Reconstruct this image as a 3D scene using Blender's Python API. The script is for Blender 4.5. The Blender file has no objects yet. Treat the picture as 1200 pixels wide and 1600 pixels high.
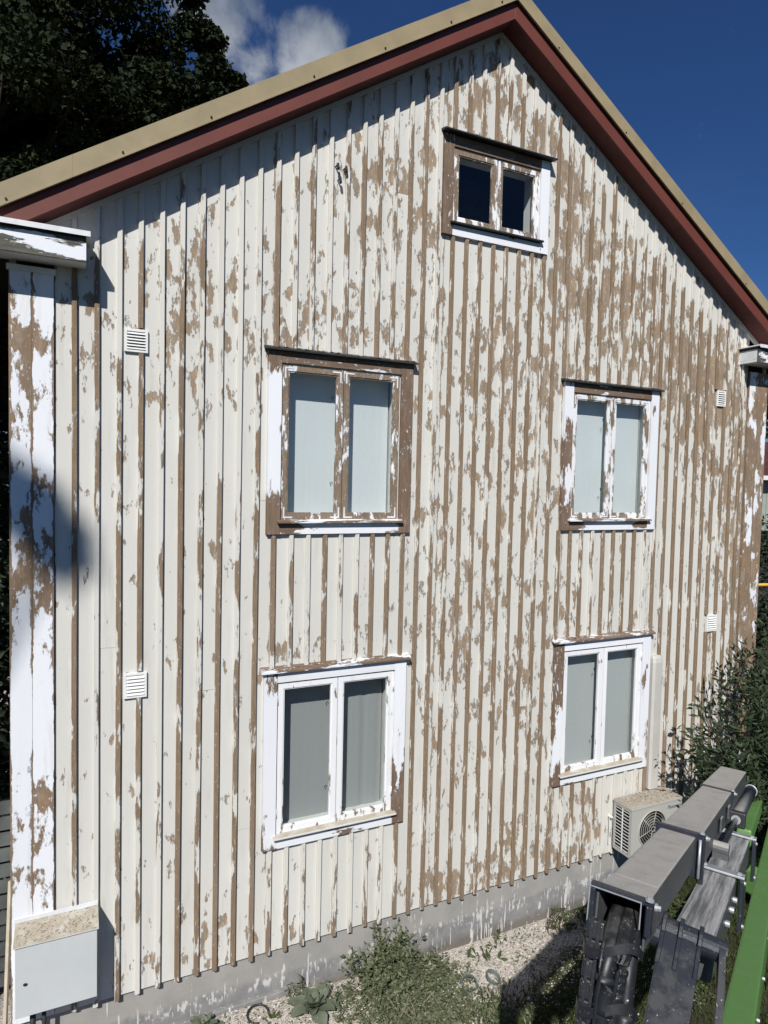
import bpy, bmesh, math, random
import numpy as np
from mathutils import Matrix, Vector
from statistics import NormalDist

random.seed(7)
rng = np.random.default_rng(7)
SC = bpy.context.scene
COL = SC.collection

# ------------------------------------------------------------------ camera
cam_d = bpy.data.cameras.new('camera')
cam = bpy.data.objects.new('camera', cam_d)
COL.objects.link(cam)
SC.camera = cam
cam_d.sensor_fit = 'HORIZONTAL'
cam_d.sensor_width = 36.0
cam_d.lens = 30.6
cam_d.clip_start = 0.05
cam_d.clip_end = 800
CR = Vector((0.904886, -0.425092, 0.021866))
CU = Vector((-0.000958, 0.049338, 0.998782))
CF = Vector((0.425653, 0.903805, -0.044238))
cam.matrix_world = Matrix(((CR.x, CU.x, -CF.x, 0.0158),
                           (CR.y, CU.y, -CF.y, -5.84),
                           (CR.z, CU.z, -CF.z, 5.05),
                           (0, 0, 0, 1)))

# ------------------------------------------------------------------ light
SUN = Vector((0.615, 1.0, -1.05)).normalized()
sd = bpy.data.lights.new('sun', 'SUN')
sd.energy = 5.0
sd.angle = math.radians(0.53)
sd.color = (1.0, 0.972, 0.93)
so = bpy.data.objects.new('sun', sd)
COL.objects.link(so)
so.rotation_euler = SUN.to_track_quat('-Z', 'Y').to_euler()
so.location = (-8, -14, 16)

world = bpy.data.worlds.new('World')
SC.world = world
world.use_nodes = True
wn = world.node_tree
wn.nodes.clear()
WL = wn.links.new
w_out = wn.nodes.new('ShaderNodeOutputWorld')
w_bg = wn.nodes.new('ShaderNodeBackground')
w_bg.inputs['Strength'].default_value = 0.048
sky = wn.nodes.new('ShaderNodeTexSky')
sky.sky_type = 'NISHITA'
sky.sun_disc = False
sky.sun_elevation = math.asin(-SUN.z)
sky.sun_rotation = math.atan2(-SUN.x, -SUN.y)
sky.air_density = 1.0
sky.dust_density = 0.3
sky.ozone_density = 2.5
tc = wn.nodes.new('ShaderNodeTexCoord')


def wmath(op, a, b=None, c=None, clamp=False):
    n = wn.nodes.new('ShaderNodeMath')
    n.operation = op
    n.use_clamp = clamp
    for i, v in enumerate((a, b, c)):
        if v is None:
            continue
        if isinstance(v, (int, float)):
            n.inputs[i].default_value = v
        else:
            WL(v, n.inputs[i])
    return n.outputs[0]


def wsmooth(v, a, b):
    n = wn.nodes.new('ShaderNodeMapRange')
    n.interpolation_type = 'SMOOTHSTEP'
    n.inputs['From Min'].default_value = a
    n.inputs['From Max'].default_value = b
    WL(v, n.inputs['Value'])
    return n.outputs['Result']


def wnoise(scale, detail, rough, dist=0.0):
    n = wn.nodes.new('ShaderNodeTexNoise')
    n.inputs['Scale'].default_value = scale
    n.inputs['Detail'].default_value = detail
    n.inputs['Roughness'].default_value = rough
    n.inputs['Distortion'].default_value = dist
    WL(tc.outputs['Generated'], n.inputs['Vector'])
    return n.outputs['Fac']


def wblob(d, a, b):
    v = wn.nodes.new('ShaderNodeVectorMath')
    v.operation = 'DOT_PRODUCT'
    WL(tc.outputs['Generated'], v.inputs[0])
    v.inputs[1].default_value = Vector(d).normalized()
    return wsmooth(v.outputs['Value'], math.cos(math.radians(a)), math.cos(math.radians(b)))


cl = wnoise(9.0, 8, 0.62, 0.25)
big = wnoise(2.2, 4, 0.55)
# fair-weather cloud banks scattered over the sky, two of them beyond the ridge
banks = wmath('MAXIMUM', wmath('MAXIMUM', wblob((0.140, 0.812, 0.566), 5.6, 1.5), wblob((0.262, 0.805, 0.532), 4.0, 1.2)),
              wmath('MULTIPLY', wblob((0.190, 0.822, 0.533), 4.0, 1.0), 0.75))
scatter = wsmooth(big, 0.76, 0.86)
cov = wmath('MAXIMUM', banks, wmath('MULTIPLY', scatter, 0.75))
cmask = wsmooth(wmath('ADD', cl, wmath('MULTIPLY', cov, 0.37)), 0.68, 0.96)
cirrus = wmath('MULTIPLY', wsmooth(wnoise(3.0, 6, 0.6, 0.6), 0.45, 0.8), 0.05)
cmask = wmath('MAXIMUM', cmask, cirrus)
cshade = wsmooth(wnoise(5.0, 5, 0.6), 0.32, 0.68)
cr = wn.nodes.new('ShaderNodeMix')
cr.data_type = 'RGBA'
WL(cshade, cr.inputs['Factor'])
cr.inputs['A'].default_value = (2.4, 3.2, 4.6, 1)
cr.inputs['B'].default_value = (8.0, 8.6, 9.6, 1)
tint = wn.nodes.new('ShaderNodeMix')
tint.data_type = 'RGBA'
tint.blend_type = 'MULTIPLY'
tint.inputs['Factor'].default_value = 1.0
WL(sky.outputs['Color'], tint.inputs['A'])
tint.inputs['B'].default_value = (0.39, 0.67, 1.12, 1)
cm = wn.nodes.new('ShaderNodeMix')
cm.data_type = 'RGBA'
WL(cmask, cm.inputs['Factor'])
WL(tint.outputs['Result'], cm.inputs['A'])
WL(cr.outputs['Result'], cm.inputs['B'])
WL(cm.outputs['Result'], w_bg.inputs['Color'])
WL(w_bg.outputs['Background'], w_out.inputs['Surface'])

SC.view_settings.view_transform = 'Standard'
SC.view_settings.look = 'None'
SC.view_settings.exposure = 0.13
SC.view_settings.gamma = 1.0
SC.view_settings.use_curve_mapping = False
SC.render.resolution_x = 768
SC.render.resolution_y = 1024
SC.cycles.max_bounces = 8
SC.cycles.transparent_max_bounces = 12


# ================================================================== materials
class NT:
    def __init__(self, name):
        self.m = bpy.data.materials.new(name)
        self.m.use_nodes = True
        self.t = self.m.node_tree
        self.t.nodes.clear()
        self.out = self.t.nodes.new('ShaderNodeOutputMaterial')

    def n(self, typ, **kw):
        x = self.t.nodes.new(typ)
        for k, v in kw.items():
            setattr(x, k, v)
        return x

    def put(self, sock, v):
        if isinstance(v, bpy.types.NodeSocket):
            self.t.links.new(v, sock)
        elif isinstance(v, (tuple, list)) and len(v) == 3 and sock.type == 'RGBA':
            sock.default_value = (*v, 1)
        else:
            sock.default_value = v

    def math(self, op, a, b=None, c=None, clamp=False):
        x = self.n('ShaderNodeMath', operation=op, use_clamp=clamp)
        for i, v in enumerate((a, b, c)):
            if v is not None:
                self.put(x.inputs[i], v)
        return x.outputs[0]

    def ss(self, v, a, b, lo=0.0, hi=1.0):
        x = self.n('ShaderNodeMapRange', interpolation_type='SMOOTHSTEP')
        for k, q in zip(('Value', 'From Min', 'From Max', 'To Min', 'To Max'), (v, a, b, lo, hi)):
            self.put(x.inputs[k], q)
        return x.outputs['Result']

    def mix(self, f, a, b, blend='MIX'):
        x = self.n('ShaderNodeMix', data_type='RGBA', blend_type=blend)
        self.put(x.inputs['Factor'], f)
        self.put(x.inputs['A'], a)
        self.put(x.inputs['B'], b)
        return x.outputs['Result']

    def noise(self, vec, scale, detail=4, rough=0.55, dist=0.0):
        x = self.n('ShaderNodeTexNoise')
        self.put(x.inputs['Vector'], vec)
        self.put(x.inputs['Scale'], scale)
        self.put(x.inputs['Detail'], detail)
        self.put(x.inputs['Roughness'], rough)
        self.put(x.inputs['Distortion'], dist)
        return x.outputs['Fac']

    def pos(self):
        return self.n('ShaderNodeNewGeometry').outputs['Position']

    def nz(self):
        s = self.n('ShaderNodeSeparateXYZ')
        self.put(s.inputs[0], self.n('ShaderNodeNewGeometry').outputs['Normal'])
        return s.outputs['Z']

    def xyz(self, v):
        s = self.n('ShaderNodeSeparateXYZ')
        self.put(s.inputs[0], v)
        return s.outputs

    def vmul(self, v, k):
        x = self.n('ShaderNodeVectorMath', operation='MULTIPLY')
        self.put(x.inputs[0], v)
        x.inputs[1].default_value = k
        return x.outputs[0]

    def vadd(self, v, k):
        x = self.n('ShaderNodeVectorMath', operation='ADD')
        self.put(x.inputs[0], v)
        self.put(x.inputs[1], k)
        return x.outputs[0]

    def rand(self):
        return self.n('ShaderNodeObjectInfo').outputs['Random']

    def attr(self, name):
        return self.n('ShaderNodeAttribute', attribute_name=name).outputs['Fac']

    def bump(self, h, dist, strength=1.0):
        x = self.n('ShaderNodeBump')
        self.put(x.inputs['Height'], h)
        x.inputs['Distance'].default_value = dist
        x.inputs['Strength'].default_value = strength
        return x.outputs['Normal']

    def bsdf(self, color, rough=0.6, metal=0.0, normal=None, spec=0.4, **kw):
        b = self.n('ShaderNodeBsdfPrincipled')
        self.put(b.inputs['Base Color'], color)
        self.put(b.inputs['Roughness'], rough)
        self.put(b.inputs['Metallic'], metal)
        self.put(b.inputs['Specular IOR Level'], spec)
        for k, v in kw.items():
            self.put(b.inputs[k], v)
        if normal is not None:
            self.put(b.inputs['Normal'], normal)
        return b.outputs[0]

    def done(self, sh):
        self.t.links.new(sh, self.out.inputs['Surface'])
        return self.m


def peel_mat(name, paint, old, wood_a, wood_b, rim, size=10.5, zs=0.40, stucco=0.0013, axis='Z', edge_k=0.13):
    """weathered paint flaking off bare wood; 'dens' (z-score) and 'edge' are stored on the mesh"""
    t = NT(name)
    p = t.pos()
    r = t.rand()
    cx = t.n('ShaderNodeCombineXYZ')
    t.put(cx.inputs[0], t.math('MULTIPLY', r, 37.0))
    t.put(cx.inputs[1], t.math('MULTIPLY', r, 11.0))
    t.put(cx.inputs[2], t.math('MULTIPLY', r, 23.0))
    st = {'Z': (1, 1, zs), 'X': (zs, 1, 1)}[axis]
    q = t.vadd(t.vmul(p, st), cx.outputs[0])
    A = t.noise(q, size, 8, 0.60, 0.15)
    B = t.noise(q, size * 6.5, 5, 0.6)
    v = t.math('ADD', t.math('SUBTRACT', A, 0.5), t.math('MULTIPLY', t.math('SUBTRACT', B, 0.5), 0.20))
    v = t.math('ADD', v, t.math('MULTIPLY', t.attr('dens'), 0.092))
    e = t.attr('edge')
    v = t.math('ADD', v, t.math('MULTIPLY', t.math('MULTIPLY', e, e), edge_k))
    bare = t.ss(v, -0.002, 0.006)
    rim_shade = t.math('MULTIPLY', t.ss(v, -0.026, -0.002), t.math('SUBTRACT', 1.0, bare))  # dark outline at flake edges: painted thin shadow of the curling paint
    # wood
    g = t.vadd(t.vmul(p, {'Z': (1, 1, 0.035), 'X': (0.035, 1, 1)}[axis]), cx.outputs[0])
    grain = t.noise(g, 130, 4, 0.65)
    mott = t.noise(q, size * 2.2, 5, 0.7)
    tone = t.noise(q, 3.0, 4, 0.6)
    wood = t.mix(t.ss(tone, 0.3, 0.7), wood_a, wood_b)
    wood = t.mix(t.ss(grain, 0.35, 0.75, 0.0, 0.55), wood, tuple(c * 0.45 for c in wood_a))
    wood = t.mix(t.ss(mott, 0.50, 0.66, 0.0, 0.55), wood, tuple(0.62 * c + 0.03 for c in wood_b))
    wood = t.mix(t.ss(mott, 0.48, 0.36, 0.0, 0.45), wood, tuple(min(1, c * 1.28) for c in wood_a))
    speck = t.ss(t.noise(q, size * 11, 3, 0.5), 0.67, 0.71)
    haze_ = t.ss(t.noise(q, size * 3.0, 6, 0.7), 0.48, 0.72, 0.0, 0.32)
    wood = t.mix(haze_, wood, old)
    wood = t.mix(t.math('MULTIPLY', speck, 0.8), wood, paint)
    # paint
    var = t.math('ADD', 0.95, t.math('MULTIPLY', t.noise(q, 2.0, 3, 0.6), 0.10))
    var = t.math('MULTIPLY', var, t.math('ADD', 0.965, t.math('MULTIPLY', r, 0.06)))
    fine = t.noise(p, 330, 2, 0.6)
    var = t.math('MULTIPLY', var, t.math('ADD', 0.92, t.math('MULTIPLY', fine, 0.16)))
    vc = t.n('ShaderNodeCombineXYZ')
    for i in range(3):
        t.put(vc.inputs[i], var)
    pc = t.mix(1.0, paint, vc.outputs[0], 'MULTIPLY')
    grime = t.noise(t.vmul(q, {'Z': (1, 1, .25), 'X': (.25, 1, 1)}[axis]), 14, 5, 0.65)
    pc = t.mix(t.ss(grime, 0.52, 0.75, 0.0, 0.35), pc, tuple(c * k for c, k in zip(paint, (0.70, 0.66, 0.58))))
    pc = t.mix(t.math('MULTIPLY', rim_shade, 0.68), pc, rim)
    lip_glint = t.math('MULTIPLY', t.ss(v, -0.006, 0.0), t.math('SUBTRACT', 1.0, bare))  # brighter edge painted in as light catching the curled lip
    pc = t.mix(t.math('MULTIPLY', lip_glint, 0.6), pc, tuple(min(.8, c * 1.15) for c in paint))
    crack = t.ss(t.noise(q, size * 9, 4, 0.7), 0.70, 0.74, 0.0, 0.45)
    pc = t.mix(crack, pc, rim)
    col = t.mix(bare, pc, wood)
    h = t.math('ADD', t.math('MULTIPLY', t.math('SUBTRACT', 1.0, t.ss(v, -0.03, 0.012)), 2.4),
               t.math('ADD', t.math('MULTIPLY', fine, 0.9), t.math('MULTIPLY', grain, 0.7)))
    return t.done(t.bsdf(col, t.math('ADD', 0.55, t.math('MULTIPLY', bare, 0.3)), normal=t.bump(h, stucco, 0.9), spec=0.25))


CREAM = (0.60, 0.588, 0.543)
WHITE = (0.745, 0.757, 0.78)
M = {}
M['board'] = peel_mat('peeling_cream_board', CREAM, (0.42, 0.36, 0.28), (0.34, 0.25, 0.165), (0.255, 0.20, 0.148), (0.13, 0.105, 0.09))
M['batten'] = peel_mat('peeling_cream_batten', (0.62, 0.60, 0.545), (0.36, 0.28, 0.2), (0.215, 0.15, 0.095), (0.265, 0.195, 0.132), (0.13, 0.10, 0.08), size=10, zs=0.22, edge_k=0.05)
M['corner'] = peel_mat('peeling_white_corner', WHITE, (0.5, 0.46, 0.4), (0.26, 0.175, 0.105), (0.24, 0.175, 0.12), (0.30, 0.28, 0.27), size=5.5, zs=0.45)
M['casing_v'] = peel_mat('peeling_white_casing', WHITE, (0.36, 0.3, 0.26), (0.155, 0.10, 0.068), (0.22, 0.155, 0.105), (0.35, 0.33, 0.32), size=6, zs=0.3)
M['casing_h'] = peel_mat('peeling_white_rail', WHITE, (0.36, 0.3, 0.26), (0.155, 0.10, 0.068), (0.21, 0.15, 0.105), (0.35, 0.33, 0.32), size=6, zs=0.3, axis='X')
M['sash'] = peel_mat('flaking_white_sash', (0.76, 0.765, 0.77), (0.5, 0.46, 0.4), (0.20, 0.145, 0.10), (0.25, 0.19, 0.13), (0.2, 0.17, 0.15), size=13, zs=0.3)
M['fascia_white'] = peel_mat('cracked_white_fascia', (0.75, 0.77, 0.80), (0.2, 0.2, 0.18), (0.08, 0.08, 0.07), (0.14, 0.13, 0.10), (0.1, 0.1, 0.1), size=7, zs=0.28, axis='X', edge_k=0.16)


def simple(name, col, rough=0.6, metal=0.0, var=0.12, scale=8.0, bump=0.0, spec=0.4):
    t = NT(name)
    p = t.pos()
    f = t.noise(p, scale, 5, 0.6)
    c2 = tuple(c * (1 - var * 2) for c in col)
    c = t.mix(t.ss(f, 0.3, 0.7), col, c2)
    nm = t.bump(t.noise(p, scale * 12, 3, 0.6), bump) if bump else None
    return t.done(t.bsdf(c, rough, metal, nm, spec))


M['tan_metal'] = simple('tan_sheet_metal', (0.31, 0.25, 0.145), 0.6, 0.0, 0.09, 3.5)
M['red'] = simple('oxide_red_paint', (0.142, 0.037, 0.026), 0.6, 0, 0.08, 3, 0.0006)
M['red_soffit'] = simple('brown_red_soffit', (0.12, 0.033, 0.028), 0.7, 0, 0.12, 5, 0.0006)
M['white_trim'] = simple('white_painted_trim', (0.72, 0.73, 0.74), 0.55, 0, 0.08, 10, 0.0005)
M['reveal'] = simple('window_reveal_paint', (0.66, 0.67, 0.65), 0.6, 0, 0.06, 9, 0.0004)
M['vent'] = simple('white_vent_plastic', (0.76, 0.76, 0.73), 0.5, 0, 0.05, 20)
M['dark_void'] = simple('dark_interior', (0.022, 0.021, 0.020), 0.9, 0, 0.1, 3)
M['interior'] = simple('dim_room_plaster', (0.10, 0.10, 0.10), 0.9, 0, 0.1, 3)
M['dark_metal'] = simple('black_flashing', (0.03, 0.031, 0.03), 0.5, 0, 0.2, 14, 0.0006)
M['screw'] = simple('dark_screw', (0.035, 0.025, 0.02), 0.5, 0.5, 0.1, 60)
M['zinc'] = simple('zinc_plated_steel', (0.48, 0.50, 0.52), 0.42, 0.5, 0.12, 25)
M['iron'] = simple('rusty_black_iron', (0.035, 0.03, 0.028), 0.7, 0.2, 0.25, 40, 0.001)
M['navy'] = None
M['green'] = None
M['plank'] = simple('raw_pale_plank', (0.52, 0.45, 0.34), 0.7, 0, 0.1, 10)
M['teal_plastic'] = simple('pale_teal_plastic', (0.12, 0.155, 0.15), 0.35, 0, 0.1, 20)
M['rubber'] = simple('black_rubber', (0.028, 0.03, 0.033), 0.5, 0, 0.2, 20)
M['yellow'] = simple('yellow_paint', (0.62, 0.36, 0.03), 0.5, 0, 0.06, 10)
M['roof_far'] = simple('dark_red_tiles', (0.09, 0.03, 0.028), 0.7, 0, 0.2, 3)
M['far_wall'] = simple('grey_green_siding', (0.30, 0.34, 0.30), 0.7, 0, 0.06, 3)
M['far_trim'] = simple('far_white_trim', (0.7, 0.7, 0.68), 0.6, 0, 0.05, 4)
M['bark'] = simple('rough_bark', (0.055, 0.045, 0.035), 0.9, 0, 0.25, 9, 0.02)
M['stem'] = simple('green_stem', (0.10, 0.11, 0.05), 0.8, 0, 0.2, 30)
M['dead_stem'] = simple('dry_brown_stem', (0.10, 0.07, 0.045), 0.9, 0, 0.2, 30)
M['fence_grey'] = simple('weathered_grey_fence', (0.12, 0.13, 0.12), 0.85, 0, 0.15, 6)
M['side_wall'] = simple('cream_side_wall', (0.5, 0.48, 0.44), 0.7, 0, 0.05, 4)


def mk_dusty(name, base, dust, rough=0.5, chips=True, metal=0.0, cover=1.0, streak=None):
    t = NT(name)
    p = t.pos()
    up = t.ss(t.nz(), 0.45, 0.9)
    if streak:
        cc_ = t.n('ShaderNodeCombineXYZ')
        for i_, (ax_, k_) in enumerate((((0.525, -0.851, 0.0), 3.0), ((0.2136, 0.1318, 0.968), 1.0), ((0.824, 0.508, -0.251), 0.12))):
            dp_ = t.n('ShaderNodeVectorMath', operation='DOT_PRODUCT')
            t.put(dp_.inputs[0], p)
            dp_.inputs[1].default_value = ax_
            t.put(cc_.inputs[i_], t.math('MULTIPLY', dp_.outputs['Value'], k_))
        n1 = t.noise(cc_.outputs[0], 9, 7, 0.7)
    else:
        n1 = t.noise(p, 9, 6, 0.65)
    d = t.math('MULTIPLY', up, t.ss(n1, 0.5 - 0.3 * cover, 0.62, 0.15, 1.0))
    side = t.ss(t.noise(p, 30, 5, 0.7), 0.5, 0.75, 0.0, 0.25)
    d = t.math('MAXIMUM', d, side)
    fine = t.noise(p, 420, 2, 0.7)
    dc = t.mix(t.ss(fine, 0.35, 0.7), tuple(c * 0.72 for c in dust), tuple(min(1, c * 1.12) for c in dust))
    c = t.mix(d, base, dc)
    if chips:
        sp = t.ss(t.noise(p, 75, 4, 0.65), 0.66, 0.69)
        sp = t.math('MULTIPLY', sp, t.ss(t.noise(p, 6, 4, 0.65), 0.44, 0.56))
        c = t.mix(t.math('MULTIPLY', sp, 0.8), c, (0.6, 0.57, 0.5))
    r = t.math('ADD', rough, t.math('MULTIPLY', d, 0.35))
    return t.done(t.bsdf(c, r, metal, t.bump(fine, 0.0004), 0.4))


M['boom_grey'] = mk_dusty('dusty_grey_boom', (0.07, 0.073, 0.075), (0.40, 0.38, 0.345), 0.45, True, 0.0, 2.2)
M['boom_dark'] = mk_dusty('streaked_dark_boom', (0.065, 0.068, 0.07), (0.44, 0.435, 0.42), 0.42, True, 0.0, 0.45, streak=True)
M['navy'] = mk_dusty('chipped_navy_paint', (0.019, 0.022, 0.031), (0.055, 0.056, 0.058), 0.36, True, 0, 0.2)
M['green'] = mk_dusty('green_lift_paint', (0.108, 0.232, 0.06), (0.12, 0.235, 0.075), 0.4, False, 0, 0.2)
M['hose'] = mk_dusty('dusty_black_hose', (0.013, 0.014, 0.016), (0.055, 0.054, 0.052), 0.36, True, 0, 0.25)
M['ac_body'] = mk_dusty('cream_ac_casing', (0.40, 0.395, 0.365), (0.38, 0.33, 0.26), 0.5, False, 0, 1.0)
M['debris'] = mk_dusty('debris_covered_lid', (0.62, 0.62, 0.60), (0.40, 0.35, 0.265), 0.6, False, 0, 1.4)
M['meter'] = simple('pale_grey_cabinet_paint', (0.52, 0.54, 0.535), 0.55, 0, 0.03, 3, 0.0004)
M['bin'] = mk_dusty('dusty_black_bin', (0.02, 0.021, 0.022), (0.06, 0.06, 0.06), 0.5, True, 0, 0.5)
M['rod'] = simple('polished_rod', (0.10, 0.10, 0.10), 0.25, 0.8, 0.1, 20)


def mk_plinth():
    t = NT('grey_plinth_with_drips')
    p = t.pos()
    n1 = t.noise(p, 2.2, 6, 0.62)
    c = t.mix(t.ss(n1, 0.35, 0.65), (0.33, 0.315, 0.29), (0.275, 0.265, 0.247))
    z = t.xyz(p)[2]
    x = t.xyz(p)[0]
    wet = t.ss(t.math('ADD', z, t.math('MULTIPLY', t.math('SUBTRACT', t.noise(p, 5, 5, 0.65), 0.5), 0.25)), 0.36, 0.28)
    c = t.mix(t.math('MULTIPLY', wet, t.ss(t.noise(p, 9, 5, 0.6), 0.3, 0.7, 0.4, 1.0)), c, (0.19, 0.19, 0.19))
    c = t.mix(t.ss(t.math('ADD', z, t.math('MULTIPLY', t.noise(p, 16, 4, 0.7), 0.16)), 0.26, 0.12, 0.0, 0.7), c, (0.12, 0.10, 0.08))
    dr = t.noise(t.vmul(p, (1, 1, 0.05)), 46, 2, 0.5)
    brk = t.noise(t.vmul(p, (1, 1, 0.6)), 9, 4, 0.6)
    low = t.ss(z, 0.60, 0.22, 0.0, 0.075)
    rx = t.ss(x, 1.0, 4.5, -0.02, 0.022)
    dm = t.math('MULTIPLY', t.ss(t.math('ADD', t.math('ADD', dr, low), rx), 0.675, 0.70), t.ss(brk, 0.47, 0.55))
    edge = t.math('MULTIPLY', t.ss(t.noise(t.vmul(p, (1, 1, 0.35)), 26, 4, 0.65), 0.52, 0.57),
                  t.math('MULTIPLY', t.ss(z, 0.36, 0.33), t.ss(z, 0.20, 0.27)))
    edge = t.math('MULTIPLY', edge, t.ss(t.noise(p, 4, 3, 0.6), 0.42, 0.52))
    m = t.math('MAXIMUM', dm, t.math('MULTIPLY', edge, 0.85))
    c = t.mix(t.math('MULTIPLY', m, 0.85), c, (0.62, 0.60, 0.57))
    return t.done(t.bsdf(c, 0.85, 0, t.bump(t.noise(p, 60, 5, 0.7), 0.003), 0.2))


M['plinth'] = mk_plinth()


def mk_glass():
    t = NT('old_window_glass')
    lw = t.n('ShaderNodeLayerWeight')
    lw.inputs['Blend'].default_value = 0.22
    f = t.math('ADD', 0.025, t.math('MULTIPLY', lw.outputs['Fresnel'], 0.40), clamp=True)
    tr = t.n('ShaderNodeBsdfTransparent')
    tr.inputs['Color'].default_value = (0.985, 0.995, 0.99, 1)
    gl = t.n('ShaderNodeBsdfGlossy')
    gl.inputs['Roughness'].default_value = 0.015
    t.put(gl.inputs['Normal'], t.bump(t.noise(t.pos(), 3.0, 2, 0.5), 0.004))
    mx = t.n('ShaderNodeMixShader')
    t.put(mx.inputs[0], f)
    t.t.links.new(tr.outputs[0], mx.inputs[1])
    t.t.links.new(gl.outputs[0], mx.inputs[2])
    return t.done(mx.outputs[0])


M['glass'] = mk_glass()


def mk_blind(name, col, ripple):
    t = NT(name)
    p = t.pos()
    w = t.noise(t.vmul(p, (1, 1, 0.03)), 22, 2, 0.5)
    f = t.noise(p, 160, 2, 0.6)
    c = t.mix(t.ss(f, 0.3, 0.7), col, tuple(k * 0.88 for k in col))
    return t.done(t.bsdf(c, 0.9, 0, t.bump(w, 0.02 * ripple + 0.0005), 0.1))


M['blind_blue'] = mk_blind('pale_blue_blind', (0.66, 0.70, 0.715), 0.1)
M['blind_grey'] = mk_blind('grey_green_blind', (0.315, 0.33, 0.33), 0.1)
M['blind_mid'] = mk_blind('grey_linen_blind', (0.455, 0.478, 0.48), 0.1)


def mk_leaf(name, a, b, trans=0.25, rough=0.55, spec=0.3):
    t = NT(name)
    v = t.attr('lv')
    c = t.mix(v, a, b)
    bs = t.bsdf(c, rough, 0, None, spec)
    tl = t.n('ShaderNodeBsdfTranslucent')
    t.put(tl.inputs['Color'], t.mix(0.5, c, (c2 := (a[0] * 1.6, a[1] * 1.9, a[2] * 0.8))))
    mx = t.n('ShaderNodeMixShader')
    mx.inputs[0].default_value = trans
    t.t.links.new(bs, mx.inputs[1])
    t.t.links.new(tl.outputs[0], mx.inputs[2])
    return t.done(mx.outputs[0])


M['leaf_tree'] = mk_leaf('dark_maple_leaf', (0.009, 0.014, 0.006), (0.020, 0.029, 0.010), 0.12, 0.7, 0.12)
M['leaf_bush'] = mk_leaf('dark_lanceolate_leaf', (0.028, 0.046, 0.020), (0.055, 0.080, 0.038), 0.2)
M['leaf_weed'] = mk_leaf('grey_green_weed_leaf', (0.062, 0.090, 0.036), (0.225, 0.235, 0.145), 0.3, 0.7)
M['leaf_mullein'] = mk_leaf('felted_grey_green_leaf', (0.105, 0.125, 0.085), (0.18, 0.20, 0.145), 0.15, 0.85, 0.1)
M['leaf_green'] = mk_leaf('fresh_green_leaf', (0.05, 0.075, 0.026), (0.10, 0.125, 0.05), 0.3)
M['grass'] = mk_leaf('grass_blade', (0.040, 0.060, 0.016), (0.10, 0.115, 0.038), 0.3, 0.7)
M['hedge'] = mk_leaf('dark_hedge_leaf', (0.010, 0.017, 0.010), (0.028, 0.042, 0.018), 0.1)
M['chips'] = mk_leaf('pale_paint_chips', (0.36, 0.31, 0.26), (0.66, 0.62, 0.56), 0.0, 0.85)
M['chips_tan'] = mk_leaf('tan_paint_flakes', (0.22, 0.17, 0.11), (0.56, 0.51, 0.42), 0.0, 0.85)


def ground_h(x, y):
    s = min(1, max(0, (x - 1.3) / 1.9))
    s = s * s * (3 - 2 * s)
    k = min(1, max(0, (y + 3.5) / 2.5))
    return 0.145 * (1 - s) * k + 0.02 * math.sin(x * 2.1 + 1) * math.sin(y * 2.7)


def mk_ground():
    t = NT('gravel_and_soil')
    p = t.pos()
    x, y, z = t.xyz(p)
    n = t.noise(p, 1.6, 5, 0.6)
    wob = t.math('MULTIPLY', t.math('SUBTRACT', n, 0.5), 1.2)
    g = t.ss(t.math('ADD', t.math('ADD', y, wob), t.math('MULTIPLY', t.math('MAXIMUM', t.math('SUBTRACT', x, 3.6), 0.0), -0.30)), -1.10, -0.80)
    gx = t.ss(t.math('ADD', x, wob), 5.6, 5.0)
    grav = t.math('MULTIPLY', g, gx)
    vo = t.n('ShaderNodeTexVoronoi')
    t.put(vo.inputs['Vector'], p)
    vo.inputs['Scale'].default_value = 75
    sv = t.xyz(vo.outputs['Color'])[0]
    gc = t.mix(sv, (0.30, 0.26, 0.22), (0.62, 0.57, 0.52))
    gc = t.mix(t.ss(t.noise(p, 14, 5, 0.7), 0.52, 0.7, 0, 0.8), gc, (0.15, 0.12, 0.085))
    soil = t.mix(t.ss(t.noise(p, 12, 6, 0.7), 0.35, 0.65), (0.045, 0.038, 0.028), (0.035, 0.045, 0.018))
    c = t.mix(grav, soil, gc)
    h = t.math('ADD', vo.outputs['Distance'], t.noise(p, 30, 4, 0.7))
    return t.done(t.bsdf(c, 0.95, 0, t.bump(h, 0.008), 0.1))


M['ground'] = mk_ground()


# ================================================================== mesh helpers
EMPTY_LOC = {}


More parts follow.
